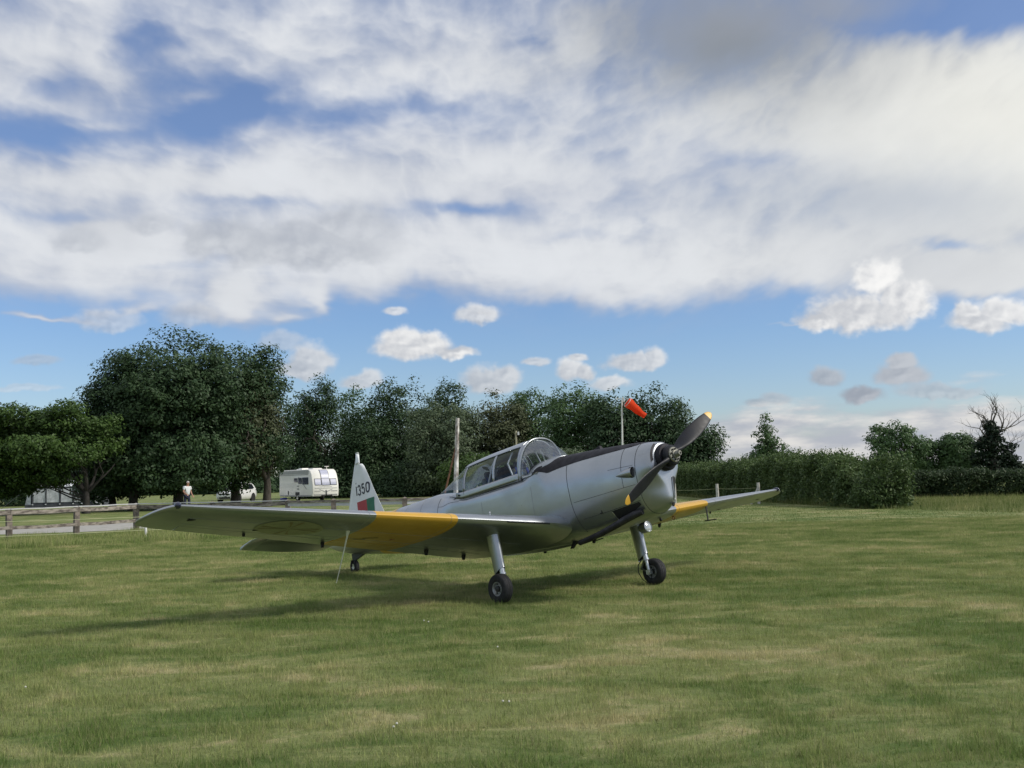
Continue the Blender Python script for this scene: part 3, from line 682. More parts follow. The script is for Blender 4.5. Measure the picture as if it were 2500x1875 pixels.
ts_ = frange(R(1), R(179), 60); inn = []; ou = []; mi_ = []
for t in ts_:
    p = wbase(t); a_ = wbase(max(R(.5), t - .05)); c_ = wbase(min(R(179.5), t + .05)); d_ = Vector((c_.x - a_.x, c_.y - a_.y, 0)).normalized(); n_ = Vector((d_.y, -d_.x, 0))
    if n_.x < 0: n_ = -n_
    inn.append(p + Vector((-.010, 0, .020)) - n_ * .004)
    for lst, q_, up_ in ((mi_, .035, .014), (ou, .072, .007)):
        w2 = p + n_ * q_; w2.y = max(-.374, min(.374, w2.y)); w2.z = max(fz(w2.x, w2.y), 1.345) + up_; lst.append(w2)
b.rings([inn, mi_, ou], closed=False)
o = b.part('windscreen_fairing', SIL, plane, 60); md = o.modifiers.new('thickness', 'SOLIDIFY'); md.thickness = .010; md.offset = 0
# cockpit inside
INT = mat('cockpit_grey', (.10, .105, .11), .7, var=.3, vscale=12); BLU = mat('harness_blue', (.04, .06, .22), .8, var=.2)
b = AB(); b.add([fsurf(x, R(p), .004) for x in (-.40, -1.9) for p in (-48, -20, 20, 48)], [(0, 1, 5, 4), (1, 2, 6, 5), (2, 3, 7, 6)]); b.part('cockpit_floor', DRK, plane)
b = AB(); b.rings([[(x, .30 * math.sin(t), 1.33 + hz_ * max(0, math.cos(t)) ** .6) for t in frange(-R(90), R(90), 13)] for x, hz_ in ((-.12, .17), (-.34, .21), (-.36, .05))], closed=False); b.part('coaming', BLK, plane, 40)
for x0 in (-.80, -1.42):
    b = AB(); b.box((x0, 0, 1.43), (.09, .36, .30), mtx=Matrix.Rotation(R(-12), 3, 'Y'), taper=.82); bevel(b.part('seat_back', INT, plane), .03)
    b = AB(); b.box((x0 - .02, 0, 1.61), (.06, .20, .11), mtx=Matrix.Rotation(R(-12), 3, 'Y')); bevel(b.part('headrest', mat('headrest_grey', (.07, .075, .09), .8), plane), .025)
    for s_ in (-.09, .09):
        b = AB(); b.tube([(x0 + .06, s_, 1.36), (x0 + .045, s_, 1.48), (x0 + .005, s_, 1.58), (x0 - .03, s_ * .8, 1.60)], .022, 6, flat=.3); b.part('harness_strap', BLU, plane)
b = AB(); b.box((-.60, -.25, 1.43), (.07, .05, .12)); bevel(b.part('blue_pad', BLU, plane), .012)
b = AB(); b.box((-1.52, -.27, 1.41), (.06, .04, .09)); bevel(b.part('blue_pad', BLU, plane), .012)
b = AB(); b.box((-1.40, -.30, 1.415), (.09, .01, .07)); b.box((-1.38, -.305, 1.455), (.03, .008, .03)); b.part('placard', mat('placard_cream', (.75, .70, .52), .6), plane)
b = AB(); b.rings([[(-.96 - .05 * math.cos(t), .29 * math.sin(t), 1.36 + .30 * max(0, math.cos(t)) ** .55) for t in frange(-R(90), R(90), 13)], [(-.985 - .05 * math.cos(t), .29 * math.sin(t), 1.36 + .30 * max(0, math.cos(t)) ** .55) for t in frange(-R(90), R(90), 13)]], closed=True); b.part('instrument_panel', BLK, plane, 40)
for s_ in (-1, 1):
    b = AB(); b.tube([(-.62, s_ * .30, 1.38), (-.72, s_ * .29, 1.62), (-.70, s_ * .20, 1.76)], .012, 6); b.tube([(-1.18, s_ * .31, 1.38), (-1.02, s_ * .30, 1.66), (-1.02, s_ * .2, 1.78)], .012, 6); b.part('canopy_brace', mat('brace_grey', (.45, .47, .5), .5, .3), plane, 60)
b = AB(); b.lathe([(-.05, .02), (-.03, .085), (.03, .11), (.075, .08), (.10, .02)], (-1.32, .05, 1.60), (0, 0, 1), 20, cap=True); b.part('hung_cap', mat('cap_grey', (.22, .23, .25), .8), plane)

# ---- wings
def naca(c, t, mcam=.018, p=.38):
    yt = 5 * t * (.2969 * math.sqrt(c) - .126 * c - .3516 * c * c + .2843 * c ** 3 - .1030 * c ** 4)
    yc = mcam / p ** 2 * (2 * p * c - c * c) if c < p else mcam / (1 - p) ** 2 * (1 - 2 * p + 2 * p * c - c * c)
    return yc + yt, yc - yt
WY = [.28, .40, .55, .8, 1.45, 1.9, 2.85, 3.7, 4.85, 5.0, 5.1, 5.18, 5.22, 5.24]
WSIDE = [-1]
def wing_line(y):
    xl, zl, xt, zt, th = wing_line0(y)
    if WSIDE[0] > 0:              # the port wing is set a little lower and further aft than the starboard one
        k = max(0, y - .3) / 4.94; xl -= .28 * k; xt -= .28 * k; zl -= .06 * k; zt -= .06 * k
    return xl, zl, xt, zt, th
def wing_line0(y):
    xl = .335 - .112 * (y - .3) if y <= 4.85 else interp([4.85, 5.0, 5.1, 5.18, 5.22, 5.24], [-.175, -.196, -.225, -.300, -.42, -.60], y)
    if y < .7: xl -= .05 * ((.7 - y) / .4)
    zl = .645 + .105 * (y - .3)
    xt = interp([.28, .8, 1.45, 2.85, 3.7, 4.85, 5.0, 5.1, 5.18, 5.22, 5.24], [-1.72, -1.60, -1.43, -1.20, -1.08, -.86, -.83, -.80, -.76, -.72, -.69], y)
    zt = interp([.28, .8, 1.45, 2.85, 3.7, 4.85, 5.24], [.545, .585, .645, .80, .90, 1.015, 1.06], y)
    th = interp([.28, .45, .6, 2, 4.85, 5.1, 5.24], [.185, .165, .152, .145, .125, .11, .09], y)
    if y > 5.0: zl = interp([5.0, 5.24], [zl, 1.09], y) if y < 5.24 else 1.09
    return xl, zl, xt, zt, th
def wsec(y, c0, c1, n=15):
    xl, zl, xt, zt, th = wing_line(y); ch = xl - xt
    up, lo = [], []
    for i in range(n):
        k = i / (n - 1); c = c0 + (c1 - c0) * (k * k * (3 - 2 * k) * .5 + .5 * k * k if c0 == 0 else k)
        u, l = naca(c, th); bx = xl - ch * c; bz = zl + (zt - zl) * c
        up.append((bx, bz + u * ch)); lo.append((bx, bz + l * ch))
    return up[::-1] + lo[1:] if c0 == 0 else up[::-1] + lo
def wing_piece(sgn, ys, c0, c1):
    b = AB()
    rings = []
    for y in ys:
        r = [(x, sgn * y, z) for x, z in wsec(y, c0, c1)]
        rings.append(r if sgn < 0 else r[::-1])
    b.rings(rings, True, True, True); return b
def ysteps(a, b_, st=.16):
    return frange(a, b_, max(2, int((b_ - a) / st) + 2))
for sgn, side in ((-1, 'starboard'), (1, 'port')):
    WSIDE[0] = sgn
    wg = wing_piece(sgn, ysteps(.28, 1.9, .08), 0, .745).part('wing', SIL, plane, 40, fixn=True)
    yo = 2.9 if sgn < 0 else 2.76
    wing_piece(sgn, ysteps(1.9, yo), 0, .745).part('yellow_wing_band', YEL, wg, 40, fixn=True)
    wing_piece(sgn, ysteps(yo, 4.85), 0, .745).part('outer_wing_panel', SIL, wg, 40, fixn=True)
    wing_piece(sgn, [4.85, 4.93, 5.0, 5.05, 5.1, 5.14, 5.18, 5.205, 5.225, 5.24], 0, 1.0).part('wing_tip', SIL, wg, 40, fixn=True)
    wing_piece(sgn, [.28, .40, .5, .60], .745, 1.0).part('wing_root_fairing', SIL, wg, 40, fixn=True)
    wing_piece(sgn, ysteps(.61, 1.9), .755, 1.0).part('flap', SIL, wg, 40, fixn=True)
    wing_piece(sgn, ysteps(1.9, 2.88), .755, 1.0).part('flap_yellow_section', YEL, wg, 40, fixn=True)
    wing_piece(sgn, ysteps(2.91, 4.78), .755, 1.0).part('aileron', SIL, wg, 40, fixn=True)
    wing_piece(sgn, [4.79, 4.85], .745, 1.0).part('wing_end_piece', SIL, wg, 40, fixn=True)
    # stall strip on the leading edge
    b = AB(); pts = []
    for y in frange(.66, 1.25, 8):
        xl, zl, xt, zt, th = wing_line(y); pts.append((xl + .004, sgn * y, zl - .012))
    b.tube(pts, .011, 4); b.part('stall_strip', LIN, wg)
    # flap and aileron brackets under the wing
    for y, c, s in ((.72, .86, .6), (1.48, .80, .7), (2.94, .90, .42), (4.0, .83, .18)):
        xl, zl, xt, zt, th = wing_line(y); x = xl - (xl - xt) * c; z = zl + (zt - zl) * c - .03
        b = AB(); w_ = .014
        b.add([(x + .07 * s, sgn * y - w_, z + .02), (x - .05 * s, sgn * y - w_, z + .02), (x - .05 * s, sgn * y - w_, z - .09 * s), (x - .01 * s, sgn * y - w_, z - .10 * s),
               (x + .07 * s, sgn * y + w_, z + .02), (x - .05 * s, sgn * y + w_, z + .02), (x - .05 * s, sgn * y + w_, z - .09 * s), (x - .01 * s, sgn * y + w_, z - .10 * s)],
              [(0, 1, 2, 3), (7, 6, 5, 4), (0, 4, 5, 1), (1, 5, 6, 2), (2, 6, 7, 3), (3, 7, 4, 0)]); b.part('hinge_bracket', DRK, wg)
    # navigation lamp faired into the tip
    xl, zl, xt, zt, th = wing_line(4.99)
    b = AB(); b.lathe([(-.05, .030), (0, .036), (.03, .026), (.045, .008)], (xl - .02, sgn * 4.99, zl + .008), (1, sgn * .35, 0), 16, cap=True); b.part('navigation_lamp', mat('lamp_dark_blue', (.012, .014, .035), .15, 0, .8), wg)
    # panel joints along the wing
    for y in (1.98, 2.98):
        q = AB(); pts = [(x, sgn * y, z) for x, z in wsec(y, 0, .74)]; q.tube([(x + (.001 if i else 0), yy, z) for i, (x, yy, z) in enumerate(pts)], .0016, 4); q.part('panel_joint', mat('joint_soft', (.25, .26, .27), .6), wg, 60)
    # spanwise skin joint below the spar, ribs
    for c in (.33, .62):
        q = AB(); pts = []
        for y in frange(.6, 4.8, 30):
            xl, zl, xt, zt, th = wing_line(y); ch = xl - xt; pts.append((xl - ch * c, sgn * y, zl + (zt - zl) * c + naca(c, th)[1] * ch - .0004))
        q.tube(pts, .0016, 4); q.part('panel_joint', SOFT, wg, 60)
    # access panels below
    for y, c in ((4.75, .42), (3.95, .62)):
        xl, zl, xt, zt, th = wing_line(y); x = xl - (xl - xt) * c; z = zl + (zt - zl) * c + naca(c, th)[1] * (xl - xt)
        b = AB(); b.box((x, sgn * y, z - .002), (.05, .075, .004)); b.part('access_panel', DRK, wg)
def under(sgn, x, y, d=.003):       # point on the wing's lower skin
    WSIDE[0] = sgn
    xl, zl, xt, zt, th = wing_line(y); ch = xl - xt; c = min(.999, max(0.001, (xl - x) / ch))
    return (x, sgn * y, zl + (zt - zl) * c + naca(c, th)[1] * ch - d)
# roundel below the starboard wing: pale disc with a red cross
sw = [o for o in plane.children if o.name.startswith('wing') and o.type == 'MESH'][0]
CR = mat('roundel_white', (.31, .31, .22), .5, var=.08); CRR = mat('roundel_red', (.24, .185, .105), .5, var=.1)
cx0, cy0, rr = -.50, 3.66, .30
b = AB()
rings = [[under(-1, cx0 + k * rr * math.cos(t), cy0 + k * rr * 1.25 * math.sin(t), .003) for t in frange(0, 2 * math.pi * 47 / 48, 48)] for k in (.02, .25, .5, .75, 1.0)]
b.rings(rings, cap0=True, cap1=False); rd = b.part('roundel', CR, sw, 60, fixn=False)
b = AB()
for k in range(4):
    a = k * math.pi / 2 + R(6); rows = []
    for q in frange(.06, .86, 7):
        hw = .05 + .30 * max(0, q - .12) ** 1.6
        rows.append([under(-1, cx0 + rr * (q * math.cos(a) - s_ * hw * math.sin(a)), cy0 + 1.25 * rr * (q * math.sin(a) + s_ * hw * math.cos(a)), .0055) for s_ in (-1, -.55)])
    b.rings(rows, closed=False)
    rows = [[under(-1, cx0 + rr * (q * math.cos(a) - s_ * (.05 + .30 * max(0, q - .12) ** 1.6) * math.sin(a)), cy0 + 1.25 * rr * (q * math.sin(a) + s_ * (.05 + .30 * max(0, q - .12) ** 1.6) * math.cos(a)), .0055) for s_ in (.55, 1)] for q in frange(.06, .86, 7)]
    b.rings(rows, closed=False)
b.part('roundel_cross', CRR, rd, 60)
b = AB(); p0 = under(-1, -.62, 2.62); p1 = under(-1, -.52, 2.50)
for (xa, ya, xb, yb, w_) in ((-.66, 2.66, -.58, 2.50, .022), (-.74, 2.74, -.70, 2.60, .018)):
    d = Vector((xb - xa, yb - ya)).normalized(); n = Vector((-d.y, d.x)) * w_ / 2
    b.add([under(-1, xa + n.x, ya + n.y, .004), under(-1, xb + n.x, yb + n.y, .004), under(-1, xb - n.x, yb - n.y, .004), under(-1, xa - n.x, ya - n.y, .004)], [(0, 1, 2, 3)])
b.part('stencil_mark', NUM, sw)
b = AB()
for (dx_, dy_, sx, sy) in ((0, 0, .02, .06), (-.03, 0, .06, .018)):
    b.add([under(-1, -.60 + dx_ + sx * i / 2, 2.30 + dy_ + sy * j / 2, .004) for i, j in ((-1, -1), (1, -1), (1, 1), (-1, 1))], [(0, 1, 2, 3)])
b.part('stencil_mark', REDP, sw)
# whip aerial below the starboard wing
q = Vector(under(-1, -.42, 2.99, -.004))
b = AB(); b.tube([q + Vector((.012, 0, .012)), q + Vector((-.005, 0, -.012)), q + Vector((-.03, 0, -.06)), q + Vector((-.16, -.005, -.26)), q + Vector((-.34, -.01, -.52))], [.036, .022, .011, .0072, .0052], 10, flat=.7); b.part('whip_aerial', mat('aerial_white', (.72, .71, .62), .45, var=.08), sw, 60)
# pitot head below the port wing, tie-down ring, small drains
pw = [o for o in plane.children if o.name.startswith('wing') and o.type == 'MESH'][1]
b = AB(); q = under(1, -.12, 2.75, -.01); b.tube([q, (-.13, 2.75, .635)], [.017, .013], 8, flat=.5); b.tube([(-.19, 2.75, .636), (.02, 2.75, .622)], .008, 8); b.part('pitot_head', DRK, pw)
b = AB(); q = Vector(under(1, -.04, 1.93)); b.tube([q + Vector((.022 * math.cos(t), 0, -.032 + .022 * math.sin(t))) for t in frange(0, 2 * math.pi, 14)], .006, 6); b.part('tie_down_ring', mat('rust_red', (.16, .05, .025), .7), pw)
b = AB(); q = Vector(under(1, .0, 1.62)); b.lathe([(0, .016), (.02, .022), (.035, .012)], q, (0, 0, -1), 10, cap=True); b.part('fuel_drain', DRK, pw)
for sgn, w_ in ((-1, sw), (1, pw)):
    WSIDE[0] = sgn
    xl, zl, xt, zt, th = wing_line(1.32); b = AB(); b.lathe([(0, .009), (.05, .006), (.055, .012), (.07, .008)], (xl - .20, sgn * 1.32, zl + .07), (0, 0, 1), 8, cap=True); b.part('filler_pin', ALU, w_)

# ---- tail
def hinge_x(z): return -4.68 - (2.48 - z) * .415
def slab(x0, x1, y, z, hw, n=9, te=.2):
    """flat aerofoil slice along x from x0 (front) to x1 (rear)"""
    up = []; dn = []
    for i in range(n):
        k = i / (n - 1); t = hw * (math.sqrt(max(0, k / .22)) if k < .22 else 1 - (1 - te) * ((k - .22) / .78) ** 1.4)
        if k == 0: t = 0.0015
        up.append((x0 + (x1 - x0) * k, y - t, z)); dn.append((x0 + (x1 - x0) * k, y + t, z))
    return up + dn[::-1]
b = AB()
b.rings([slab(interp([1.40, 1.63, 2.0, 2.44, 2.49], [-3.99, -4.09, -4.28, -4.50, -4.56], z), hinge_x(z) + .012, 0, z, interp([1.4, 2.49], [.052, .034], z), te=.75) for z in frange(1.42, 2.44, 12) + [2.47, 2.485]], True, True, True)
fin = b.part('fin', WHT, plane, 45, fixn=True)
b = AB()
def rud(z):
    hx = hinge_x(z); fr = hx
    if z > 2.5: fr = interp([2.5, 2.505, 2.56, 2.63, 2.68, 2.70], [hx, -4.55, -4.585, -4.65, -4.72, -4.77], z)
    ch = interp([1.44, 1.6, 1.9, 2.3, 2.55, 2.66, 2.70], [.36, .44, .46, .40, .30, .20, .08], z)
    return slab(fr, hx - ch, 0, z, interp([1.4, 2.7], [.045, .028], z), te=.12)
b.rings([rud(z) for z in frange(1.44, 2.50, 10) + [2.505, 2.53, 2.57, 2.61, 2.645, 2.67, 2.688, 2.70]], True, True, True)
ra = Vector((hinge_x(1.4) - hinge_x(2.4), 0, -1)).normalized(); hp = Vector((hinge_x(2.0), 0, 2.0))
rm = Matrix.Translation(hp) @ Matrix.Rotation(R(24), 4, ra) @ Matrix.Translation(-hp)
b.v = [tuple(rm @ Vector(q)) for q in b.v]
b.part('rudder', WHT, plane, 45, fixn=True)
# numbers and flag on the starboard face of the fin
def fpt(x, z, d=.003):
    fx0 = interp([1.40, 1.63, 2.0, 2.44, 2.49], [-3.99, -4.09, -4.28, -4.50, -4.56], z); x1 = hinge_x(z) + .012; hw = interp([1.4, 2.49], [.052, .034], z)
    k = min(1, max(0, (x - fx0) / (x1 - fx0))); t = hw * (math.sqrt(k / .22) if k < .22 else 1 - .25 * ((k - .22) / .78) ** 1.4)
    return (x, -t - d, z)
def stroke(b, pts, w_):
    pts = [Vector(p) for p in pts]; L1, R1 = [], []
    for i, p in enumerate(pts):
        d = (pts[min(i + 1, len(pts) - 1)] - pts[max(i - 1, 0)]).normalized(); n = Vector((-d.y, d.x)) * w_ / 2
        L1.append(fpt(*(p + n))); R1.append(fpt(*(p - n)))
    b.rings([L1, R1], closed=False)
def arc(cx, cz, rx, rz, a0, a1, n=12): return [(cx + rx * math.cos(R(a)), cz + rz * math.sin(R(a))) for a in frange(a0, a1, n)]
H = .145; Wd = .072; SW_ = .027; zb_ = 2.005
x1 = -4.735
b = AB(); stroke(b, [(x1, zb_), (x1, zb_ + H)], SW_); b.part('digit_one', NUM, fin)
def digit(name, x0, paths):
    b = AB()
    for pth in paths: stroke(b, [(x0 + u * Wd, zb_ + v * H) for u, v in pth], SW_)
    b.part(name, NUM, fin)
digit('digit_three', -4.685, [arc(.45, .74, .45, .26, 165, -85, 16) + arc(.45, .25, .52, .27, 85, -165, 18)])
digit('digit_five', -4.565, [[(.95, 1.0), (.1, 1.0)], [(.08, 1.05), (.06, .52)], [(.06, .54), (.2, .62)] + arc(.45, .32, .50, .33, 100, -160, 18)])
digit('digit_zero', -4.445, [arc(.5, .72, .5, .29, 0, 180, 12) + arc(.5, .28, .5, .29, 180, 360, 12) + [(1.0, .72), (1.0, .8)]])
b = AB(); stroke(b, [(-4.742, 2.19), (-4.725, 2.21)], .014); b.part('fin_mark', NUM, fin)
def flag(name, m_, xa, xb):
    b = AB(); b.rings([[fpt(x, z, .0032) for x in frange(xa, xb, 8)] for z in frange(1.62, 1.898, 8)], closed=False); b.part(name, m_, fin)
flag('flag_red', REDP, -4.755, -4.470); flag('flag_green', GRNP, -4.470, -4.275)
# tailplane and elevators
for sgn in (-1, 1):
    def sl(y, x0, x1, z0, z1, hw, te=.2):
        r = [(x, sgn * y, z0 + (z1 - z0) * ((x - x0) / (x1 - x0)) + (yy)) for (x, yy, _) in slab(x0, x1, 0, 0, hw, te=te)]
        return r if sgn < 0 else r[::-1]
    b = AB(); b.rings([sl(y, interp([.05, 1.66], [-4.22, -4.56], y), -4.95, 1.425, 1.425, interp([.05, 1.66], [.045, .030], y), .8) for y in frange(.05, 1.655, 9)], True); tp = b.part('tailplane', SIL, plane, 45, fixn=True)
    b = AB()
    es = []
    for y in frange(.20, 1.64, 9) + [1.66, 1.665, 1.72, 1.78, 1.83, 1.86, 1.875]:
        te_x = interp([.20, .30, 1.0, 1.6, 1.8, 1.875], [-5.30, -5.46, -5.42, -5.30, -5.26, -5.24], y)
        fr = -4.965 if y <= 1.66 else interp([1.665, 1.72, 1.80, 1.85, 1.875], [-4.66, -4.69, -4.82, -5.02, -5.20], y)
        dz_ = math.tan(R(17)); es.append(sl(y, fr, te_x, 1.425 + (fr + 4.965) * dz_ * (.3 if fr > -4.965 else 1), 1.425 + (te_x + 4.965) * dz_, interp([.2, 1.875], [.036, .02], y), .12))
    b.rings(es, True); b.part('elevator', SIL, tp, 45, fixn=True)
# ---- tail wheel
twz = .936
b = AB(); b.add([(-4.74, -.02, 1.09), (-5.12, -.02, 1.14), (-5.13, -.015, 1.02), (-5.09, -.015, 1.015), (-4.74, .02, 1.09), (-5.12, .02, 1.14), (-5.13, .015, 1.02), (-5.09, .015, 1.015)],
                [(0, 1, 2, 3), (7, 6, 5, 4), (0, 4, 5, 1), (1, 5, 6, 2), (2, 6, 7, 3), (3, 7, 4, 0)]); b.part('tailwheel_leg', mat('leg_dark_grey', (.06, .065, .065), .5, .2), plane, 30)
tw = bpy.data.objects.new('tailwheel', None); col.objects.link(tw); tw.parent = plane
b = AB(); b.lathe([(-.035, .045), (-.038, .075), (-.028, .096), (0, .1), (.028, .096), (.038, .075), (.035, .045)], (-5.102, 0, twz), (0, 1, 0), 24); b.part('tyre', RUB, tw, 50)
b = AB(); b.lathe([(-.03, .001), (-.032, .045), (.032, .045), (.03, .001)], (-5.102, 0, twz), (0, 1, 0), 16); b.part('wheel_hub', ALU, tw)
b = AB()
for s_ in (-1, 1): b.tube([(-5.11, 0, 1.03), (-5.105, s_ * .05, 1.03), (-5.102, s_ * .062, twz), (-5.102, s_ * .075, twz)], .011, 6)
b.part('fork', DRK, tw)
# ---- main gear
for sgn in (-1, 1):
    leg = bpy.data.objects.new('undercarriage_leg', None); col.objects.link(leg); leg.parent = plane
    ly = sgn * 1.222
    b = AB(); rings = []
    for k, z in enumerate(frange(.72, .20, 10)):
        cx = -.115 + (.72 - z) * .095; hx, hy = interp([.2, .72], [.080, .092], z), interp([.2, .72], [.050, .062], z)
        rings.append([(cx + hx * math.cos(t) * (1 if math.cos(t) > 0 else 1.12), ly + hy * math.sin(t), z - (.045 * (-math.cos(t)) if k == 9 else 0)) for t in frange(0, 2 * math.pi * 27 / 28, 28)])
    b.rings(rings, cap0=False, cap1=False); b.part('leg_fairing', SIL, leg, 50, fixn=True)
    b = AB(); b.rings([[(x * .97 - .0, ly + (y - ly) * .95, z + .012) for x, y, z in rings[-1]]], cap0=True, cap1=False); b.part('fairing_end', DRK, leg)
    b = AB(); b.lathe([(0, .034), (.055, .034), (.056, .040), (.078, .040), (.079, .032), (.085, .024), (.21, .024)], (-.035, ly, .235), (.12, 0, -1), 18, cap=True); b.part('oleo_strut', ALU, leg, 30)
    b = AB(); b.tube([(-.06, ly, .16), (-.13, ly, .07), (-.135, ly, .06)], [.016, .013, .014], 6); b.tube([(-.135, ly, .062), (-.02, ly, .0)], .012, 6); b.part('torque_link', mat('link_green_grey', (.11, .12, .09), .6, .2), leg, 40)
    b = AB(); b.tube([(-.10, ly - sgn * .01, .17), (-.165, ly - sgn * .02, .11), (-.18, ly - sgn * .02, .02), (-.145, ly, -.08), (-.08, ly + sgn * .02, -.14), (-.03, ly + sgn * .03, -.12), (-.01, ly + sgn * .04, -.03)], .006, 6); b.part('brake_hose', DRK, leg, 60)
    b = AB(); b.tube([(0, ly - sgn * .035, 0), (0, sgn * 1.31, 0)], .022, 10); b.box((-.005, ly, .0), (.07, .05, .06)); b.part('axle', ALU, leg, 30)
    wh = bpy.data.objects.new('main_wheel', None); col.objects.link(wh); wh.parent = plane
    prof = [(-.052, .080), (-.066, .105), (-.068, .130), (-.060, .152), (-.048, .164), (-.034, .1690), (-.032, .1665), (-.028, .1665), (-.026, .1705), (-.010, .1717), (-.008, .169), (-.004, .169), (-.002, .1717)]
    prof = prof + [(-h_, r_) for h_, r_ in prof[::-1]]
    wy = sgn * 1.312
    b = AB(); b.lathe(prof, (0, wy, 0), (0, 1, 0), 48); b.part('tyre', RUB, wh, 40)
    for s2 in (1, -1):
        b = AB(); b.lathe([(.030, .001), (.030, .045), (.036, .052), (.030, .060), (.038, .066), (.052, .072), (.055, .080), (.050, .084)], (0, wy, 0), (0, s2 * 1.0, 0), 32); rim = b.part('rim', mat('rim_paint', (.33, .34, .34), .4, .5, var=.25, vscale=30), wh, 30)
        b = AB(); b.lathe([(.03, .036), (.052, .033), (.056, .02), (.057, .001)], (0, wy, 0), (0, s2 * 1.0, 0), 16); b.part('hub_cap', mat('hub_dark', (.03, .03, .032), .5, .3), rim, 30)
        for k in range(5):
            t = 2 * math.pi * k / 5 + .4; b = AB(); b.lathe([(.031, .010), (.036, .009), (.0365, .001)], (.053 * math.cos(t), wy, .053 * math.sin(t)), (0, s2 * 1.0, 0), 8); b.part('rim_hole', DRK, rim)
# landing lamp in a pod at the top of the port leg
b = AB(); b.lathe([(-.16, .02), (-.08, .062), (0, .072), (.075, .073), (.078, .067), (.06, .06)], (.02, 1.245, .575), (1, 0, .05), 24); lp = b.part('landing_lamp', SIL, plane, 40)
b = AB(); b.lathe([(.066, .064), (.076, .045), (.080, .001)], (.02, 1.245, .575), (1, 0, .05), 20); b.part('lamp_glass', mat('lamp_lens', (.42, .45, .46), .12, .2, .6), lp, 60)
def flatten(root):          # thing > part > sub-part, no deeper
    for part in list(root.children):
        for sub in list(part.children):
            for deep in list(sub.children_recursive): deep.parent = part
flatten(plane)

# ------------------------------------------------------------------ trees
def leaf_mat(name, a, b, trans=.25):
    if name in MATS: return MATS[name]
    mt = bpy.data.materials.new(name); mt.use_nodes = True; nt = mt.node_tree; nt.nodes.clear(); N = NB(nt)
    at_ = N.n('ShaderNodeAttribute', attribute_name='tint')
    g = N.n('ShaderNodeNewGeometry').outputs['Position']
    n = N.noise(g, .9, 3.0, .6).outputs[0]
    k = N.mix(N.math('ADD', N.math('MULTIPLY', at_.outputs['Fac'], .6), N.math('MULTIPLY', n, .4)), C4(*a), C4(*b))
    p = N.n('ShaderNodeBsdfPrincipled'); p.inputs['Roughness'].default_value = .55; p.inputs['Specular IOR Level'].default_value = .25; N.put(p.inputs['Base Color'], k)
    t = N.n('ShaderNodeBsdfTranslucent'); N.put(t.inputs[0], k)
    mx = N.n('ShaderNodeMixShader'); mx.inputs[0].default_value = trans
    nt.links.new(p.outputs[0], mx.inputs[1]); nt.links.new(t.outputs[0], mx.inputs[2])
    o = N.n('ShaderNodeOutputMaterial'); nt.links.new(mx.outputs[0], o.inputs[0])
    MATS[name] = mt; return mt
BARK = mat('bark', (.055, .045, .035), .9, var=.4, vscale=7, bump=.6, bscale=18, stretch=(1, 1, .25))
BARKP = mat('bark_bleached', (.10, .088, .075), .85, var=.35, vscale=9, bump=.4, bscale=22)
def leaves(rng, c, n_per, sig, size, flat=.6, up=.35, centre=None):
    """c: (k,3) cluster centres -> diamond leaf faces gathered round each"""
    k = len(c); n = k * n_per
    g = rng.normal(0, 1, (n, 3)); gl = np.linalg.norm(g, axis=1)[:, None]; g *= np.minimum(1, 1.75 / gl)     # no stray leaves far from their spray
    P = np.repeat(c, n_per, 0) + g * np.array([sig, sig, sig * flat])
    nd = g / (gl + 1e-9) * .75 + rng.normal(0, .42, (n, 3)); nd[:, 2] += up       # leaves face outwards from their spray, and up
    if centre is not None:
        o = P - centre; nd += .55 * o / (np.linalg.norm(o, axis=1)[:, None] + 1e-9)
    nd /= np.linalg.norm(nd, axis=1)[:, None] + 1e-9
    a = np.cross(nd, rng.normal(0, 1, (n, 3))); a /= np.linalg.norm(a, axis=1)[:, None] + 1e-9; b_ = np.cross(nd, a)
    s = size * (.6 + .8 * rng.random(n))[:, None]
    V = np.stack([P - a * s, P + b_ * s * .5, P + a * s, P - b_ * s * .5], 1)
    tint = np.repeat(rng.random(k), n_per) * .65 + rng.random(n) * .35
    return V, tint
def crown_pts(rng, lobes, n, shell=(.72, 1.03), floor=None):
    """cluster centres spread through the outer part of each lobe"""
    A = np.array([(l[3] * l[4] + l[3] * l[5] + l[4] * l[5]) for l in lobes]); A = A / A.sum()
    idx = rng.choice(len(lobes), n, p=A); L = np.array(lobes)[idx]
    d = rng.normal(0, 1, (n, 3)); d /= np.linalg.norm(d, axis=1)[:, None]
    r = rng.uniform(shell[0], shell[1], n) ** .8
    q = L[:, :3] + d * L[:, 3:6] * r[:, None]
    if floor is not None: q = q[q[:, 2] > floor]
    return q
def limb(b, rng, p, d, ln, r, depth, ends, spread=.55, droop=0.0):
    p = Vector(p); d = Vector(d).normalized(); pts = [p]; rs = [r]
    n = 4
    for i in range(n):
        d = (d + Vector((rng.normal(0, .12), rng.normal(0, .12), rng.normal(0, .08) + .05 - droop))).normalized(); p = p + d * ln / n
        pts.append(p); rs.append(r * (1 - .42 * (i + 1) / n))
    b.tube(pts, rs, 7 if depth > 1 else 5, cap=True)
    if depth <= 0: ends.append(p); return
    for k in range(3 if depth > 1 else 2):
        ax = Vector((rng.normal(0, 1), rng.normal(0, 1), rng.normal(0, .35) + .25)).normalized()
        nd = (d * (1 - spread) + ax * spread).normalized()
        limb(b, rng, p if k else pts[-2], nd, ln * rng.uniform(.55, .8), rs[-1] * .78, depth - 1, ends, spread, droop)
LEAFN = [0]
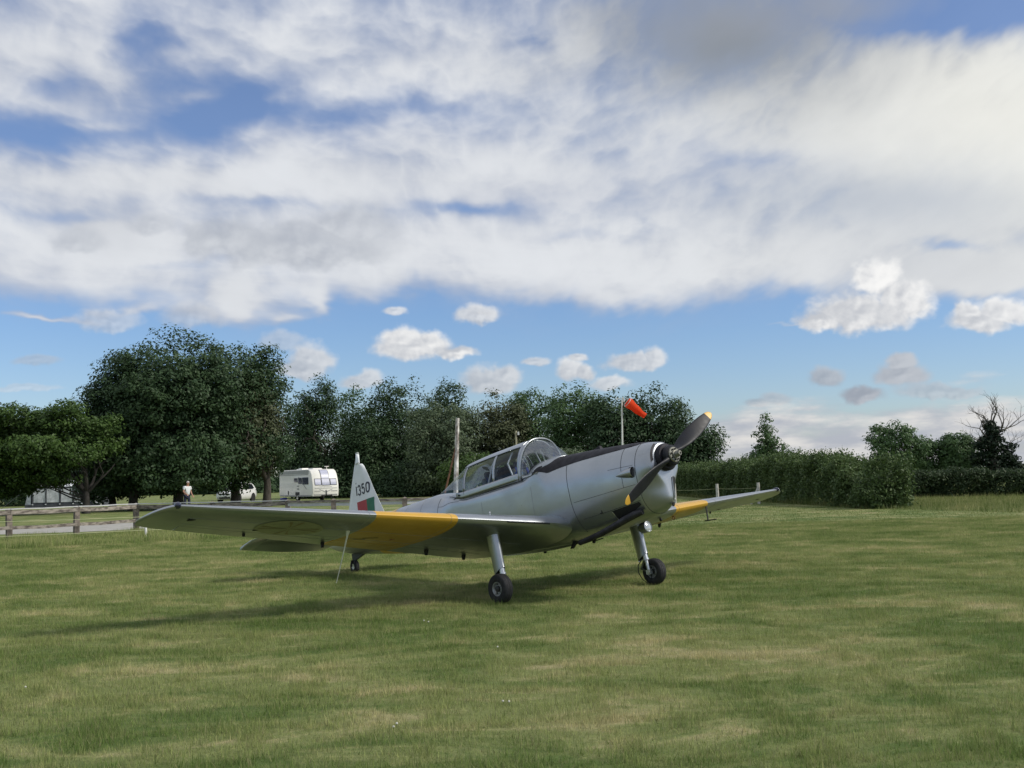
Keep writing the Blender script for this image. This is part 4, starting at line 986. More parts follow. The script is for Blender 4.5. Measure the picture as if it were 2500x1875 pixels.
def tree(name, label, x, y, lobes, trunk_h, trunk_r, mat_, n_clu, n_per=26, leaf=.19, sig=.42, seed=1, trunk_top=None, bark=None, group=None, inner=.25, depth=2, cat='tree', shell=(.72, 1.03), lean=(0, 0), lf=1.0):
    """lobes are relative to the trunk's base: (x, y, z, rx, ry, rz)"""
    rng = np.random.default_rng(seed)
    root = empty(name, (x, y, 0)); tag(root, label, cat, group)
    b = MB(); ends = []
    tt = trunk_top or trunk_h
    pts = [(0, 0, -.1), (lean[0] * .2, lean[1] * .2, trunk_h * .3), (lean[0] * .6 + rng.normal(0, .05), lean[1] * .6, trunk_h * .7), (lean[0], lean[1], trunk_h)]
    b.tube(pts, [trunk_r * 1.35, trunk_r, trunk_r * .88, trunk_r * .78], 10)
    zc = max(l[2] for l in lobes)
    for k in range(5):
        a = 2 * math.pi * k / 5 + rng.uniform(-.4, .4)
        limb(b, rng, (lean[0], lean[1], trunk_h * rng.uniform(.72, 1.0)), (math.cos(a) * .7, math.sin(a) * .7, .8), (zc - trunk_h) * .38 * lf + .4 * lf, trunk_r * .55, depth, ends)
    limb(b, rng, (lean[0], lean[1], trunk_h * .95), (0, 0, 1), (zc - trunk_h) * .45 * lf + .4 * lf, trunk_r * .7, depth, ends)
    b.build('trunk', bark or BARK, root, angle=60)
    c = crown_pts(rng, lobes, n_clu, shell)
    cen = np.mean(np.array(lobes)[:, :3], 0)
    V, t = leaves(rng, c, n_per, sig, leaf, centre=cen)
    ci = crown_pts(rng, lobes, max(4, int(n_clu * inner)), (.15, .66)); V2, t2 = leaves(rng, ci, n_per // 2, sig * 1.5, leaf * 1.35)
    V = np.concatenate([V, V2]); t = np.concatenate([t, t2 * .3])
    V[:, :, 2] = np.maximum(V[:, :, 2], .05)
    LEAFN[0] += len(V)
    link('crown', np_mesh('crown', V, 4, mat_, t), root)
    return root
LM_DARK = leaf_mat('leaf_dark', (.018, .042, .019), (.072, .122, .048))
LM_MID = leaf_mat('leaf_mid', (.032, .072, .027), (.115, .188, .068))
LM_OLIVE = leaf_mat('leaf_olive', (.048, .064, .030), (.125, .142, .068))
LM_WILLOW = leaf_mat('leaf_grey_green', (.055, .084, .042), (.155, .200, .112))
LM_LIME = leaf_mat('leaf_yellow_green', (.024, .055, .012), (.088, .148, .032))
LM_HEDGE = leaf_mat('leaf_hedge', (.024, .052, .018), (.128, .185, .058))
def ht(px_y, px, Y): return at(px, px_y, Y).z        # height of a sky-line point at depth Y
def wd(n, Y): return n / CAM_F * Y                   # a width in photo pixels as metres at depth Y
GT = 'trees of the dark rounded clump beside the paddock'
def dome(px, top, half, Y, base=2.0, k=5, seed=0, flat=1.0):
    """lobes filling a rounded crown whose photo outline is known"""
    rg = np.random.default_rng(seed); H = ht(top, px, Y); w_ = wd(half, Y); hz = (H - base) / 2
    L = [(0, 0, base + hz, w_ * .80, w_ * .72 * flat, hz * .93)]
    for i in range(k):
        a = 2 * math.pi * i / k + rg.uniform(-.3, .3); e = rg.uniform(-.45, .75)
        r = rg.uniform(.30, .44)
        L.append((w_ * (1 - r) * math.cos(a) * math.cos(e), w_ * (1 - r) * .85 * flat * math.sin(a) * math.cos(e), base + hz + hz * (1 - r) * math.sin(e), w_ * r * 1.1, w_ * r * flat, hz * r * 1.25))
    for i in range(k + 2):          # skirt of low boughs
        a = 2 * math.pi * i / (k + 2) + rg.uniform(-.3, .3); r = rg.uniform(.30, .40)
        L.append((w_ * .58 * math.cos(a), w_ * .58 * flat * math.sin(a), base + hz * rg.uniform(.22, .42), w_ * r, w_ * r * flat, hz * .34))
    return L
def belt(px, top, half, Y, label, m_, seed, n=330, base=1.2, name='broadleaf_tree', group=None, leaf=.165, sig=.45, k=6, th=None, shell=(.72, 1.03), inner=.25, per=26, off=0):
    if leaf > .14: n = int(n * 1.45); leaf *= .76; per = int(per * 1.3)
    L = dome(px, top, half, Y, base, k, seed)
    L = [(l[0] - wd(off, Y), *l[1:]) for l in L]          # trunk set to one side of the crown
    H = ht(top, px, Y)
    return tree(name, label, xg(px + off, Y), Y, L, th or max(1.2, H * .28), (.10 + H * .018) if leaf > .09 or n > 300 else .05 + H * .011, m_, n, per, leaf, sig, seed, group=group, shell=shell, inner=inner)
# dark clump on the left: four trunks under one dome
belt(435, 790, 205, 70, 'tallest dark green tree of the rounded clump, right behind the walking man', LM_DARK, 11, 1750, 1.6, 'sycamore_tree', GT, .105, .36, 9, 2.0, per=44)
belt(575, 822, 150, 72, 'dark tree with browner lower leaves at the right edge of the rounded clump', LM_DARK, 12, 1100, 2.15, 'sycamore_tree', GT, .105, .36, 8, 2.0, (.7, 1.05), per=40)
belt(325, 858, 138, 69, 'dark tree on the left shoulder of the rounded clump', LM_DARK, 13, 850, 1.5, 'sycamore_tree', GT, .105, .36, 8, 1.9, per=42)
belt(610, 892, 68, 71, 'olive brown leaved tree drooping over the caravan', LM_OLIVE, 14, 520, 2.3, 'olive_leaved_tree', None, .10, .36, 7, 1.9, per=36, off=42)
belt(275, 975, 95, 74, 'small dark tree low on the left flank of the rounded clump', LM_DARK, 15, 560, .9, 'sycamore_tree', GT, .105, .36, 6, 1.6, per=38)
# low spreading tree in front of the awning: flat tiers of foliage
Y = 64.0; X0 = xg(210, Y)
lob = []
rg = np.random.default_rng(21)
for i, (pxx, pyy, hw, hh) in enumerate([(60, 1035, 110, 26), (150, 1030, 90, 24), (20, 1090, 120, 24), (110, 1090, 100, 22), (200, 1065, 70, 26), (40, 1140, 110, 22), (140, 1135, 70, 18), (215, 1110, 60, 26), (70, 1180, 80, 14), (-60, 1070, 90, 40), (-50, 1140, 90, 40), (245, 1040, 50, 30), (20, 1190, 60, 20), (10, 1010, 90, 20), (-20, 1195, 60, 24), (255, 1085, 45, 26), (60, 1110, 110, 30), (-30, 1040, 70, 34), (100, 1010, 60, 18), (170, 1000, 50, 20), (-10, 1165, 90, 30), (90, 1160, 70, 22), (150, 1170, 50, 16)]):
    q = at(pxx, pyy, Y); lob.append((q.x - X0, rg.uniform(-1.3, 1.3), q.z, wd(hw, Y), wd(hw, Y) * .8, wd(hh, Y)))
spread = tree('spreading_tree', 'low spreading tree with yellow green tiers of leaves and crooked bare lower limbs', X0, Y, lob, 1.3, .20, LM_LIME, 1750, 24, .095, .26, 21, shell=(.5, 1.0), inner=.25, depth=1, lf=.7, bark=mat('bark_dark', (.022, .019, .016), .9, var=.3))
b = MB(); rg = np.random.default_rng(5)
for k in range(7):
    a = rg.uniform(2.5, 3.7); e = []
    limb(b, rg, (0, 0, .7 + .12 * k), (math.cos(a), math.sin(a) * .5, .25 + .12 * k), 1.9 - .1 * k, .06, 1, e, .4)
b.build('low_limb', mat('bark_dark'), spread, angle=60)
# far-left background
belt(-20, 985, 60, 120, 'pale green distant tree at the far left edge', LM_MID, 31, 120, 1.0, 'broadleaf_tree', None, .30, .6)
belt(60, 1000, 70, 112, 'distant mid green tree behind the spreading tree', LM_MID, 32, 130, 1.0, 'broadleaf_tree', None, .30, .6)
belt(140, 1010, 60, 115, 'distant tree just left of the rounded clump', LM_MID, 34, 120, 1.0, 'broadleaf_tree', None, .30, .6)
# the conifer spire at the far left
def conifer(px, top, Y, label, seed):
    H = ht(top, px, Y); L = [(0, 0, H * (.25 + .13 * i), 1.25 * (1 - .155 * i), 1.25 * (1 - .155 * i), H * .10) for i in range(6)]
    tree('conifer', label, xg(px, Y), Y, L, H * .9, .12, LM_DARK, 110, 20, .18, .25, seed, depth=0)
conifer(84, 985, 100, 'small dark pointed conifer on the left skyline', 33)
# wood behind the aircraft
GB = 'wood of broadleaf trees behind the aircraft'
belt(782, 908, 58, 104, 'slim tall dark tree between the rounded clump and the wood, above the caravan', LM_DARK, 41, 300, 1.0, 'broadleaf_tree', GB, k=6)
belt(730, 960, 50, 106, 'shorter dark tree filling the gap left of the slim tall tree', LM_DARK, 42, 170, 1.0, 'broadleaf_tree', GB)
belt(878, 935, 62, 108, 'sunlit looser tree left of the tallest tree of the wood', LM_MID, 43, 260, 1.0, 'broadleaf_tree', GB)
belt(990, 905, 90, 106, 'tallest dark tree of the wood, above the tail fin', LM_DARK, 44, 430, .8, 'broadleaf_tree', GB, k=8)
belt(905, 1010, 95, 104, 'dark lower tree of the wood behind the fin', LM_DARK, 45, 330, .5, 'broadleaf_tree', GB)
belt(1105, 915, 62, 108, 'dark rounded tree top right of the tallest tree of the wood', LM_DARK, 46, 260, .8, 'broadleaf_tree', GB)
belt(1085, 965, 100, 97, 'grey green willow-like tree behind the wooden pole', LM_WILLOW, 47, 460, .4, 'willow_tree', None, .15, .40, 8)
belt(1215, 948, 90, 100, 'olive green tree of the wood behind the cockpit canopy', LM_OLIVE, 48, 380, .5, 'broadleaf_tree', GB, k=8)
belt(1310, 930, 85, 102, 'mid green tree of the wood above the windscreen', LM_MID, 49, 360, .6, 'broadleaf_tree', GB, k=8)
belt(1410, 927, 85, 94, 'mid green tree of the wood left of the windsock', LM_MID, 50, 340, 1.0, 'broadleaf_tree', GB, k=8)
belt(1505, 945, 80, 90, 'dark tree of the wood straight behind the windsock', LM_DARK, 51, 340, .8, 'broadleaf_tree', GB, k=8)
belt(1605, 934, 95, 90, 'broad dark tree of the wood right of the windsock, behind the upper propeller blade', LM_DARK, 52, 420, .8, 'broadleaf_tree', GB, k=8)
belt(1695, 1020, 80, 88, 'lower dark tree at the right end of the wood', LM_DARK, 53, 280, .5, 'broadleaf_tree', GB)
belt(1160, 1100, 90, 88, 'bright green bush at the foot of the willow-like tree', LM_LIME, 54, 220, .2, 'bush', None, .15, .32, 6, 1.0)
belt(1400, 1090, 70, 78, 'pale grey green bush behind the aircraft nose', LM_WILLOW, 55, 160, .2, 'bush', None, .15, .32, 6, 1.0)
belt(1300, 1110, 70, 80, 'dark green bush behind the windscreen', LM_MID, 56, 160, .2, 'bush', None, .16, .34, 6, 1.0)
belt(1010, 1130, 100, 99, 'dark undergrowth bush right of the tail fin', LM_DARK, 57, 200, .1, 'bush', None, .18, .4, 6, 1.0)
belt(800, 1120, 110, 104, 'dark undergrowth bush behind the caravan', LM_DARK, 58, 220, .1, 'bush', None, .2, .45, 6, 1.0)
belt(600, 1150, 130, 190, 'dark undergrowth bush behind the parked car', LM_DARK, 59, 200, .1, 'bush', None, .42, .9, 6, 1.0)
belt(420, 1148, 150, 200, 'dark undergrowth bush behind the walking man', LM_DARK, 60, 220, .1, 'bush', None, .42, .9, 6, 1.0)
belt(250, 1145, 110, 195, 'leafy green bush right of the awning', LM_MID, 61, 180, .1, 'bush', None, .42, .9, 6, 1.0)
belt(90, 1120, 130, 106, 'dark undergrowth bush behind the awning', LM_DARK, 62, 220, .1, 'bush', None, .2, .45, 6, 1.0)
belt(1590, 1120, 90, 84, 'dark undergrowth bush behind the propeller', LM_DARK, 63, 180, .1, 'bush', None, .18, .4, 6, 1.0)
# lone tree and the group on the right
HL = ht(1003, 1880, 100)
tree('broadleaf_tree', 'lone small airy tree above the hedge', xg(1880, 100), 100, [(0, 0, HL * .93, .42, .4, .55), (.1, 0, HL * .80, .8, .7, .6), (-.2, 0, HL * .66, 1.25, 1.1, .65), (.3, 0, HL * .52, 1.6, 1.4, .7), (-.4, 0, HL * .38, 1.9, 1.6, .7), (.7, 0, HL * .36, 1.5, 1.3, .6), (-1.1, 0, HL * .30, 1.3, 1.1, .5)], HL * .5, .12, LM_MID, 170, 26, .13, .30, 71, shell=(.35, 1.08), inner=.06, depth=1, lf=.5)
belt(2195, 1022, 76, 96, 'open grey green tree with bare twigs above the far hedge', LM_MID, 72, 190, 1.4, 'open_tree', None, .17, .34, 7, 1.6, (.5, 1.08), .05, 24)
belt(2262, 1062, 48, 98, 'small tree filling in right of the open grey green tree', LM_MID, 73, 100, 1.0, 'open_tree', None, .17, .34, 6, 1.4, (.4, 1.05), .1, 22)
belt(2345, 1052, 58, 97, 'bushy dark tree left of the dead oak', LM_MID, 74, 200, .6, 'bushy_tree', None, .18, .36, 6, 1.4)
# dead oak: bare crooked branches over an ivy-covered trunk
Y = 94.0; XO = xg(2432, Y); ho = ht(985, 2430, Y)
oak = empty('dead_oak', (XO, Y, 0)); tag(oak, 'half dead oak with bare crooked branches and ivy round its trunk', 'tree')
rg = np.random.default_rng(82); b = MB(); e = []
b.tube([(0, 0, -.1), (.05, 0, 1.5), (-.1, .05, 3.2), (.05, 0, ho * .72)], [.55, .42, .34, .2], 10)
for (z, ax, az_, ln, r) in [(ho * .70, -.35, .9, 1.7, .12), (ho * .72, .4, .9, 1.9, .13), (ho * .66, .1, 1.0, 1.7, .12), (ho * .60, .95, .35, 2.5, .14), (ho * .55, -1.0, .30, 2.3, .12), (ho * .48, .9, .55, 2.6, .15), (ho * .45, -.9, .2, 1.8, .10), (ho * .40, 1.0, .15, 2.2, .11), (ho * .62, -.7, .7, 1.6, .10)]:
    limb(b, rg, (0, 0, z), (ax, rg.normal(0, .25), az_), ln * .72, r * .72, 3, e, .48)
b.build('trunk', BARKP, oak, angle=60)
L = [(0, 0, 1.4, .95, .9, 1.5), (-.1, 0, 3.2, .75, .7, 1.2), (.25, 0, ho * .60, .62, .6, .9), (-.2, 0, ho * .74, .35, .35, .55), (1.2, 0, 1.9, .9, .7, .8), (-1.1, 0, 2.0, .8, .7, .7), (-.8, 0, 3.3, .6, .5, .5), (1.3, 0, 3.0, .6, .5, .4), (1.9, 0, 1.0, .8, .7, .7)]
V, t = leaves(rg, crown_pts(rg, L, 260, (.4, 1.05)), 26, .24, .15); V[:, :, 2] = np.maximum(V[:, :, 2], .05)
link('ivy', np_mesh('ivy', V, 4, leaf_mat('leaf_ivy', (.008, .020, .012), (.030, .050, .024)), t), oak)

# ------------------------------------------------------------------ hedges
def hedge(name, label, pts, width, height, n, seed, leafs=.11, shoots=900, m_=None, wob=.25):
    """pts: ground line of the near face; height: function of distance along it (0..1)"""
    rg = np.random.default_rng(seed); root = empty(name, (pts[0][0], pts[0][1], 0)); tag(root, label, 'hedge')
    p = np.array(pts, float); seg = np.linalg.norm(np.diff(p, axis=0), axis=1); cum = np.concatenate([[0], np.cumsum(seg)]); Lt = cum[-1]
    def pos(u):
        s = u * Lt; x = np.interp(s, cum, p[:, 0]); y = np.interp(s, cum, p[:, 1]); i = np.clip(np.searchsorted(cum, s) - 1, 0, len(seg) - 1)
        d = np.diff(p, axis=0)[i] / seg[i][:, None]; return x, y, d
    def lump(u): return 1 + .06 * np.sin(u * Lt * .9 + seed) + .05 * np.sin(u * Lt * 2.3 + 2 * seed) + .05 * np.sin(u * Lt * 5.1)
    u = rg.random(n); x, y, d = pos(u); H = height(u) * lump(u); nrm = np.stack([d[:, 1], -d[:, 0]], 1)      # to the right of the line
    kind = rg.random(n); v = rg.random(n); z = rg.random(n) ** .9
    face = kind < .6
    W_ = width * lump(u * 1.3 + .2)
    off = np.where(face, rg.uniform(-.05, .30, n) + wob * np.sin(u * Lt * 3.1 + z * 4), v * W_); zz = np.where(face, z * H, H * (1 - .10 * rg.random(n)) * (1 - .12 * (2 * v - 1) ** 2))
    back = (kind > .88); off = np.where(back, W_ - rg.uniform(0, .3, n), off); zz = np.where(back, z * H, zz)
    end = rg.random(n) < .045; off = np.where(end, v * W_, off); zz = np.where(end, z * H, zz)
    ux = np.where(end, np.where(rg.random(n) < .6, rg.uniform(0, .6 / Lt, n), 1 - rg.uniform(0, .6 / Lt, n)), u); x, y, d = pos(ux); nrm = np.stack([d[:, 1], -d[:, 0]], 1)
    c = np.stack([x + nrm[:, 0] * off - pts[0][0], y + nrm[:, 1] * off - pts[0][1], np.maximum(.06, zz)], 1)
    V, t = leaves(rg, c, 16, .17, leafs, .8, .25)
    # upright shoots along the top
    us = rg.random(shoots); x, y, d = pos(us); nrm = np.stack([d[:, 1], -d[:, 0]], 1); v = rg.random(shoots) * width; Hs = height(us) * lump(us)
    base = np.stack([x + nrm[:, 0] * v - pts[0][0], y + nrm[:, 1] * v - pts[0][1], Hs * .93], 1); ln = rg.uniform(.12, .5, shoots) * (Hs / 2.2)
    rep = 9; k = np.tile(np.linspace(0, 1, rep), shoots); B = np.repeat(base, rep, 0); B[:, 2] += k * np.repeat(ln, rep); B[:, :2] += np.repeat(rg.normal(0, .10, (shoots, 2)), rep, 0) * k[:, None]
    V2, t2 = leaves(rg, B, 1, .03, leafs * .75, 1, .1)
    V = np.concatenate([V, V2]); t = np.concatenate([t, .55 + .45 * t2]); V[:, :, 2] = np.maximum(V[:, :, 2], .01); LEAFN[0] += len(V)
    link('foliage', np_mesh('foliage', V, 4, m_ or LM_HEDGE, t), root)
    st = MB()
    for i in range(int(Lt * 1.5)):
        uu = np.array([(i + .5) / (Lt * 1.5)]); x, y, d = pos(uu); nr = (d[0][1], -d[0][0]); o = width * .5
        st.tube([(x[0] + nr[0] * o - pts[0][0], y[0] + nr[1] * o - pts[0][1], -.05), (x[0] + nr[0] * o - pts[0][0] + rg.normal(0, .1), y[0] + nr[1] * o - pts[0][1], float(height(uu)[0]) * .7)], [.05, .02], 5)
    st.build('stems', BARK, root, angle=60); return root
def gp(px, py):
    d = ray(px, py); t = -CAM_H / d.z; q = Vector((0, 0, CAM_H)) + d * t; return (q.x, q.y)
hp_ = [gp(2128, 1242.5), gp(2090, 1239), gp(1990, 1232), gp(1862, 1224), gp(1740, 1216), gp(1660, 1209), gp(1600, 1203)]
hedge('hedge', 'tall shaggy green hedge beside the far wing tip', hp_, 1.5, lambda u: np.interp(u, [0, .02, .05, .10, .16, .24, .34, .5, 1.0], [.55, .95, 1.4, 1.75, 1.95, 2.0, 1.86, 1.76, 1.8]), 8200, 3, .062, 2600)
hp2 = [(31, 46.5), (24.5, 50.5), gp(2240, 1216), (17.6, 56)]
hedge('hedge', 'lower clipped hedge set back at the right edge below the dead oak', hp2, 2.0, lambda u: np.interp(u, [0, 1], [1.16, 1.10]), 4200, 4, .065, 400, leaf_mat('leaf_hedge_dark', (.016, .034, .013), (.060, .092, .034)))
# rough grass, longer than the turf
def rough(name, label, poly, n, hmin, hmax, seed, gain=1.0, w=.02, z0=0.0):
    rg = np.random.default_rng(seed); p = np.array(poly, float); lo, hi = p.min(0), p.max(0); X = []; Yv = []
    while sum(map(len, X)) < n:
        x = rg.uniform(lo[0], hi[0], n); y = rg.uniform(lo[1], hi[1], n); ins = np.zeros(n, bool); j = len(p) - 1
        for i in range(len(p)):
            xi, yi = p[i]; xj, yj = p[j]; ins ^= ((yi > y) != (yj > y)) & (x < (xj - xi) * (y - yi) / (yj - yi + 1e-12) + xi); j = i
        X.append(x[ins]); Yv.append(y[ins])
    x = np.concatenate(X)[:n]; y = np.concatenate(Yv)[:n]
    h = hmin + (hmax - hmin) * rg.random(n) ** 1.6 * (.6 + .4 * np.sin(x * 1.7 + y * .8)); wv = w * (.6 + .8 * rg.random(n))
    P = blades(rg, x, y, h, wv, .28)
    tag(link(name, np_mesh(name, P, 3, blade_mat(name + '_blade', gain, .35, (.34, .33, .17)), rg.random(n))), label, 'grass', kind='stuff')
rough('long_grass', 'long rough grass along the foot of the paddock fence', [(-17.5, 27.6), (-13.0, 26.6), (-7.2, 30.0), (-1.0, 32.6), (-1.5, 34.6), (-7.5, 35.3), (-12.2, 35.2), (-15.2, 31.4), (-18.5, 29.4)], 42000, .08, .30, 91, 1.7, .016)
rough('long_grass', 'long rough grass between the two hedges at the right edge', [gp(2100, 1242), gp(2330, 1248), gp(2560, 1254), (34, 46), (24.5, 50.3), (18.0, 55.0), (15.5, 44)], 30000, .08, .32, 92, 1.15, .016)
rough('long_grass', 'tall seeding grass at the foot of the tall hedge', [gp(2120, 1243), gp(1990, 1234), gp(1862, 1226), gp(1740, 1218), gp(1640, 1210), gp(1600, 1205), gp(1660, 1208), gp(1862, 1222), gp(2120, 1240)], 9000, .15, .45, 93, .9, .016)
# ------------------------------------------------------------------ paddock fence
WOOD = mat('fence_wood', (.20, .165, .135), .9, var=.55, vscale=5, bump=.5, bscale=25, dark=(.065, .055, .048)); WOODP = mat('fence_wood_pale', (.25, .22, .185), .88, var=.6, vscale=4.5, bump=.5, bscale=22, stretch=(1, 1, 3), dark=(.085, .07, .06))
CAPM = mat('fence_cap_white', (.50, .50, .50), .6, var=.12, vscale=4)
posts = [(-16.7, 30.2), (-14.86, 31.95), gp(186, 1309), gp(333, 1297), (-9.9, 35.5), (xg(703, 35.2), 35.2), (xg(816, 34.4), 34.4), (xg(989, 34.2), 34.2), (xg(1120, 34.6), 34.6), (xg(1250, 35.2), 35.2)]
fence = empty('paddock_fence', (posts[1][0], posts[1][1], 0)); tag(fence, 'weathered post and rail paddock fence with a pale top cap', 'fence')
fo = Vector((posts[1][0], posts[1][1], 0))
pm = MB(); pm.box((0, 0, .40), (.15, .15, 1.0)); pm.add([(-.075, -.075, .90), (.075, -.075, .90), (.075, .075, .90), (-.075, .075, .90), (0, 0, .94)], [(0, 1, 4), (1, 2, 4), (2, 3, 4), (3, 0, 4)])
pmesh = pm.mesh('post', WOOD, smooth=False)
for i, (x, y) in enumerate(posts):
    link('post', pmesh, fence, Vector((x, y, 0)) - fo, (rnd.uniform(-.02, .02), rnd.uniform(-.025, .025), .75 if i < 4 else .05))
def plank(name, a, b_, z, h, t, m_, off=0.0, sag=.0):
    a = Vector((*a, z)) - fo; b_ = Vector((*b_, z)) - fo; d = (b_ - a).normalized(); n = Vector((d.y, -d.x, 0)); rings = []
    for k in frange(0, 1, 7):
        p = a.lerp(b_, k) + n * off + Vector((0, 0, -sag * math.sin(math.pi * k) + .006 * math.sin(k * 9 + a.x)))
        rings.append([p + n * (t / 2) * i + Vector((0, 0, h / 2 * j)) for i, j in ((-1, -1), (1, -1), (1, 1), (-1, 1))])
    q = MB(); q.rings(rings); return q.build(name, m_, fence, smooth=False)
for i in range(len(posts) - 1):
    a, b_ = posts[i], posts[i + 1]
    if i < 5:
        plank('rail', a, b_, 0.81, .12, .04, WOODP, .055, .01); plank('rail', a, b_, .36, .10, .04, WOODP, .055, .012)
        plank('top_cap', a, b_, .905, .03, .14, CAPM, .02)
    else:
        plank('rail', a, b_, .86, .085, .05, WOODP, .06, .008); plank('top_cap', a, b_, .76, .095, .03, CAPM, .05, .004); plank('rail', a, b_, .36, .10, .04, WOODP, .055, .012)
# electric fence: white posts and wires
EW = mat('white_plastic', (.70, .70, .68), .5, var=.1, vscale=9); WIRE = mat('wire_pale', (.50, .52, .30), .6)
def ewpost(x, y, h_, label, rot=0.0):
    q = MB(); q.tube([(0, 0, -.1), (0, 0, h_ * .96), (0, 0, h_)], [.035, .033, .02], 8); r_ = empty('stake', (x, y, 0)); q.build('shaft', EW, r_, angle=40)
    q = MB(); q.tube([(0, -.03, h_ * .78), (0, -.07, h_ * .78)], .018, 6); q.build('insulator', mat('insulator_black', (.03, .03, .03), .5), r_); return tag(r_, label, 'post', 'white stakes of the electric fence')
e0 = gp(356, 1313); e1 = (-16.9, 28.6); e2 = (-7.0, 33.6)
ewpost(*e0, .62, 'short white stake in the long grass under the near wing tip')
def wire(name, label, pts, r_=.006):
    q = MB(); P = [Vector(p) for p in pts]; full = []
    for a, b_ in zip(P[:-1], P[1:]):
        for k in frange(0, 1, 6)[:-1]: full.append(a.lerp(b_, k) - Vector((0, 0, .03 * math.sin(math.pi * k))))
    full.append(P[-1]); q.tube(full, r_, 4); tag(q.build(name, WIRE, angle=60), label, 'wire')
wire('fence_wire', 'upper pale wire strung in front of the paddock fence', [(*e1, .66), (*e0, .60), (*e2, .62), (-1.5, 34.0, .62)])
wire('fence_wire', 'lower pale wire strung just above the long grass', [(*e1, .24), (*e0, .22), (*e2, .24)])
# right-hand fence line in front of the hedge
WP = mat('post_bleached', (.52, .50, .46), .85, var=.25, vscale=6, bump=.3)
s1 = at(1648, 1225, 52); s2 = at(1752, 1222, 50.5); s3 = at(1853, 1226, 49.0)
def stake(p, h_, label, brace=None):
    r_ = empty('fence_stake', (p.x, p.y, 0)); q = MB(); q.tube([(0, 0, -.2), (.01, 0, h_ * .5), (0, 0, h_)], [.075, .07, .066], 9); q.build('shaft', WP, r_, angle=40)
    if brace:
        q = MB(); q.tube([(brace, 0, -.05), (-.03 if brace > 0 else .03, 0, h_ * .86)], .05, 8); q.build('brace', WP, r_, angle=40)
    return tag(r_, label, 'post', 'bleached wooden stakes in front of the tall hedge')
stake(s1, .98, 'bleached stake showing just right of the aircraft chin'); stake(s2, .92, 'bleached stake standing behind the middle of the far wing'); stake(s3, .95, 'bleached strainer stake with slanting brace near the far wing tip', -.36)
wire('fence_wire', 'thin wire between the bleached stakes before the hedge', [(s1.x - 3, s1.y + 1.5, .66), (s1.x, s1.y, .66), (s2.x, s2.y, .70), (s3.x, s3.y, .72)], .004)

# ------------------------------------------------------------------ poles and windsock
q0 = at(1112, 1240, 55)
pole = empty('wooden_pole', (q0.x, q0.y, 0)); tag(pole, 'tall peeling white wooden pole with a rusty strut behind the cockpit', 'pole')
PEEL = mat('peeling_white', (.55, .53, .50), .8, var=.8, vscale=3.2, bump=.4, bscale=14, stretch=(2, 2, .8), dark=(.13, .10, .08))
q = MB(); q.tube([(0, 0, -.2), (.06, 0, 1.5), (.14, 0, 3.2), (.20, 0, 4.55)], [.12, .115, .105, .095], 12); q.build('mast', PEEL, pole, angle=40)
q = MB(); q.tube([(-.72, 0, 0), (.08, -.02, 3.05)], .05, 8); q.build('strut', mat('rust_brown', (.17, .085, .045), .85, var=.4, vscale=7), pole, angle=40)
q = MB(); q.box((.28, 0, 4.40), (.16, .03, .04)); q.tube([(.34, 0, 4.40), (.36, 0, 4.47)], .02, 6); q.build('bracket', mat('iron_dark', (.05, .045, .04), .7), pole)
q0 = at(1264, 1230, 60)
sp = empty('marker_pole', (q0.x, q0.y, 0)); tag(sp, 'thin pole carrying a small white box behind the canopy', 'pole')
q = MB(); q.tube([(0, 0, -.2), (0, 0, 4.05)], [.07, .055], 8); q.build('mast', mat('pole_khaki', (.32, .30, .20), .8, var=.3), sp, angle=40)
q = MB(); q.box((.14, -.02, 3.90), (.10, .12, .18)); q.build('box', EW, sp, smooth=False)
q = MB(); q.box((.06, -.02, 3.80), (.10, .02, .03)); q.build('bracket', mat('iron_dark', (.05, .045, .04), .7), sp)
q0 = at(1517.5, 1090, 52)
wsk = empty('windsock', (q0.x, q0.y, 0)); tag(wsk, 'orange windsock hanging from a white pole with an arrow vane on top', 'windsock')
PW = mat('pole_white', (.66, .66, .62), .5, var=.12, vscale=3)
q = MB(); q.tube([(0, 0, -.2), (.03, 0, 2.5), (.09, 0, 5.05)], [.048, .045, .04], 10); q.build('mast', PW, wsk, angle=40)
q = MB(); q.tube([(.20, 0, 5.10), (-.14, 0, 5.12)], .014, 6); q.tube([(-.20, 0, 5.12), (-.13, 0, 5.19)], .014, 6); q.tube([(-.20, 0, 5.12), (-.13, 0, 5.05)], .014, 6); q.build('arrow_vane', PW, wsk, angle=40)
q = MB(); q.box((.15, 0, 5.12), (.09, .07, .12)); q.box((.19, 0, 4.99), (.07, .05, .09)); q.build('swivel', PW, wsk, smooth=False)
p0 = Vector((.36, -.05, 4.93)); p1 = Vector((1.20, .15, 4.30)); ax = (p1 - p0).normalized(); q = MB(); rings = []
u_ = ax.cross(Vector((0, 1, 0))).normalized(); v_ = ax.cross(u_)
for k in frange(0, 1, 16):
    c = p0.lerp(p1, k) + Vector((0, 0, -.05 * math.sin(k * math.pi) + .03 * math.sin(k * 5))); rr_ = .255 - .115 * k + .012 * math.sin(k * 14); 
    rings.append([c + u_ * (rr_ * math.cos(t) * (1 - .12 * k)) + v_ * (rr_ * math.sin(t) * (1 - .25 * k)) for t in frange(0, 2 * math.pi * 23 / 24, 24)])
q.rings(rings, cap0=False, cap1=False)
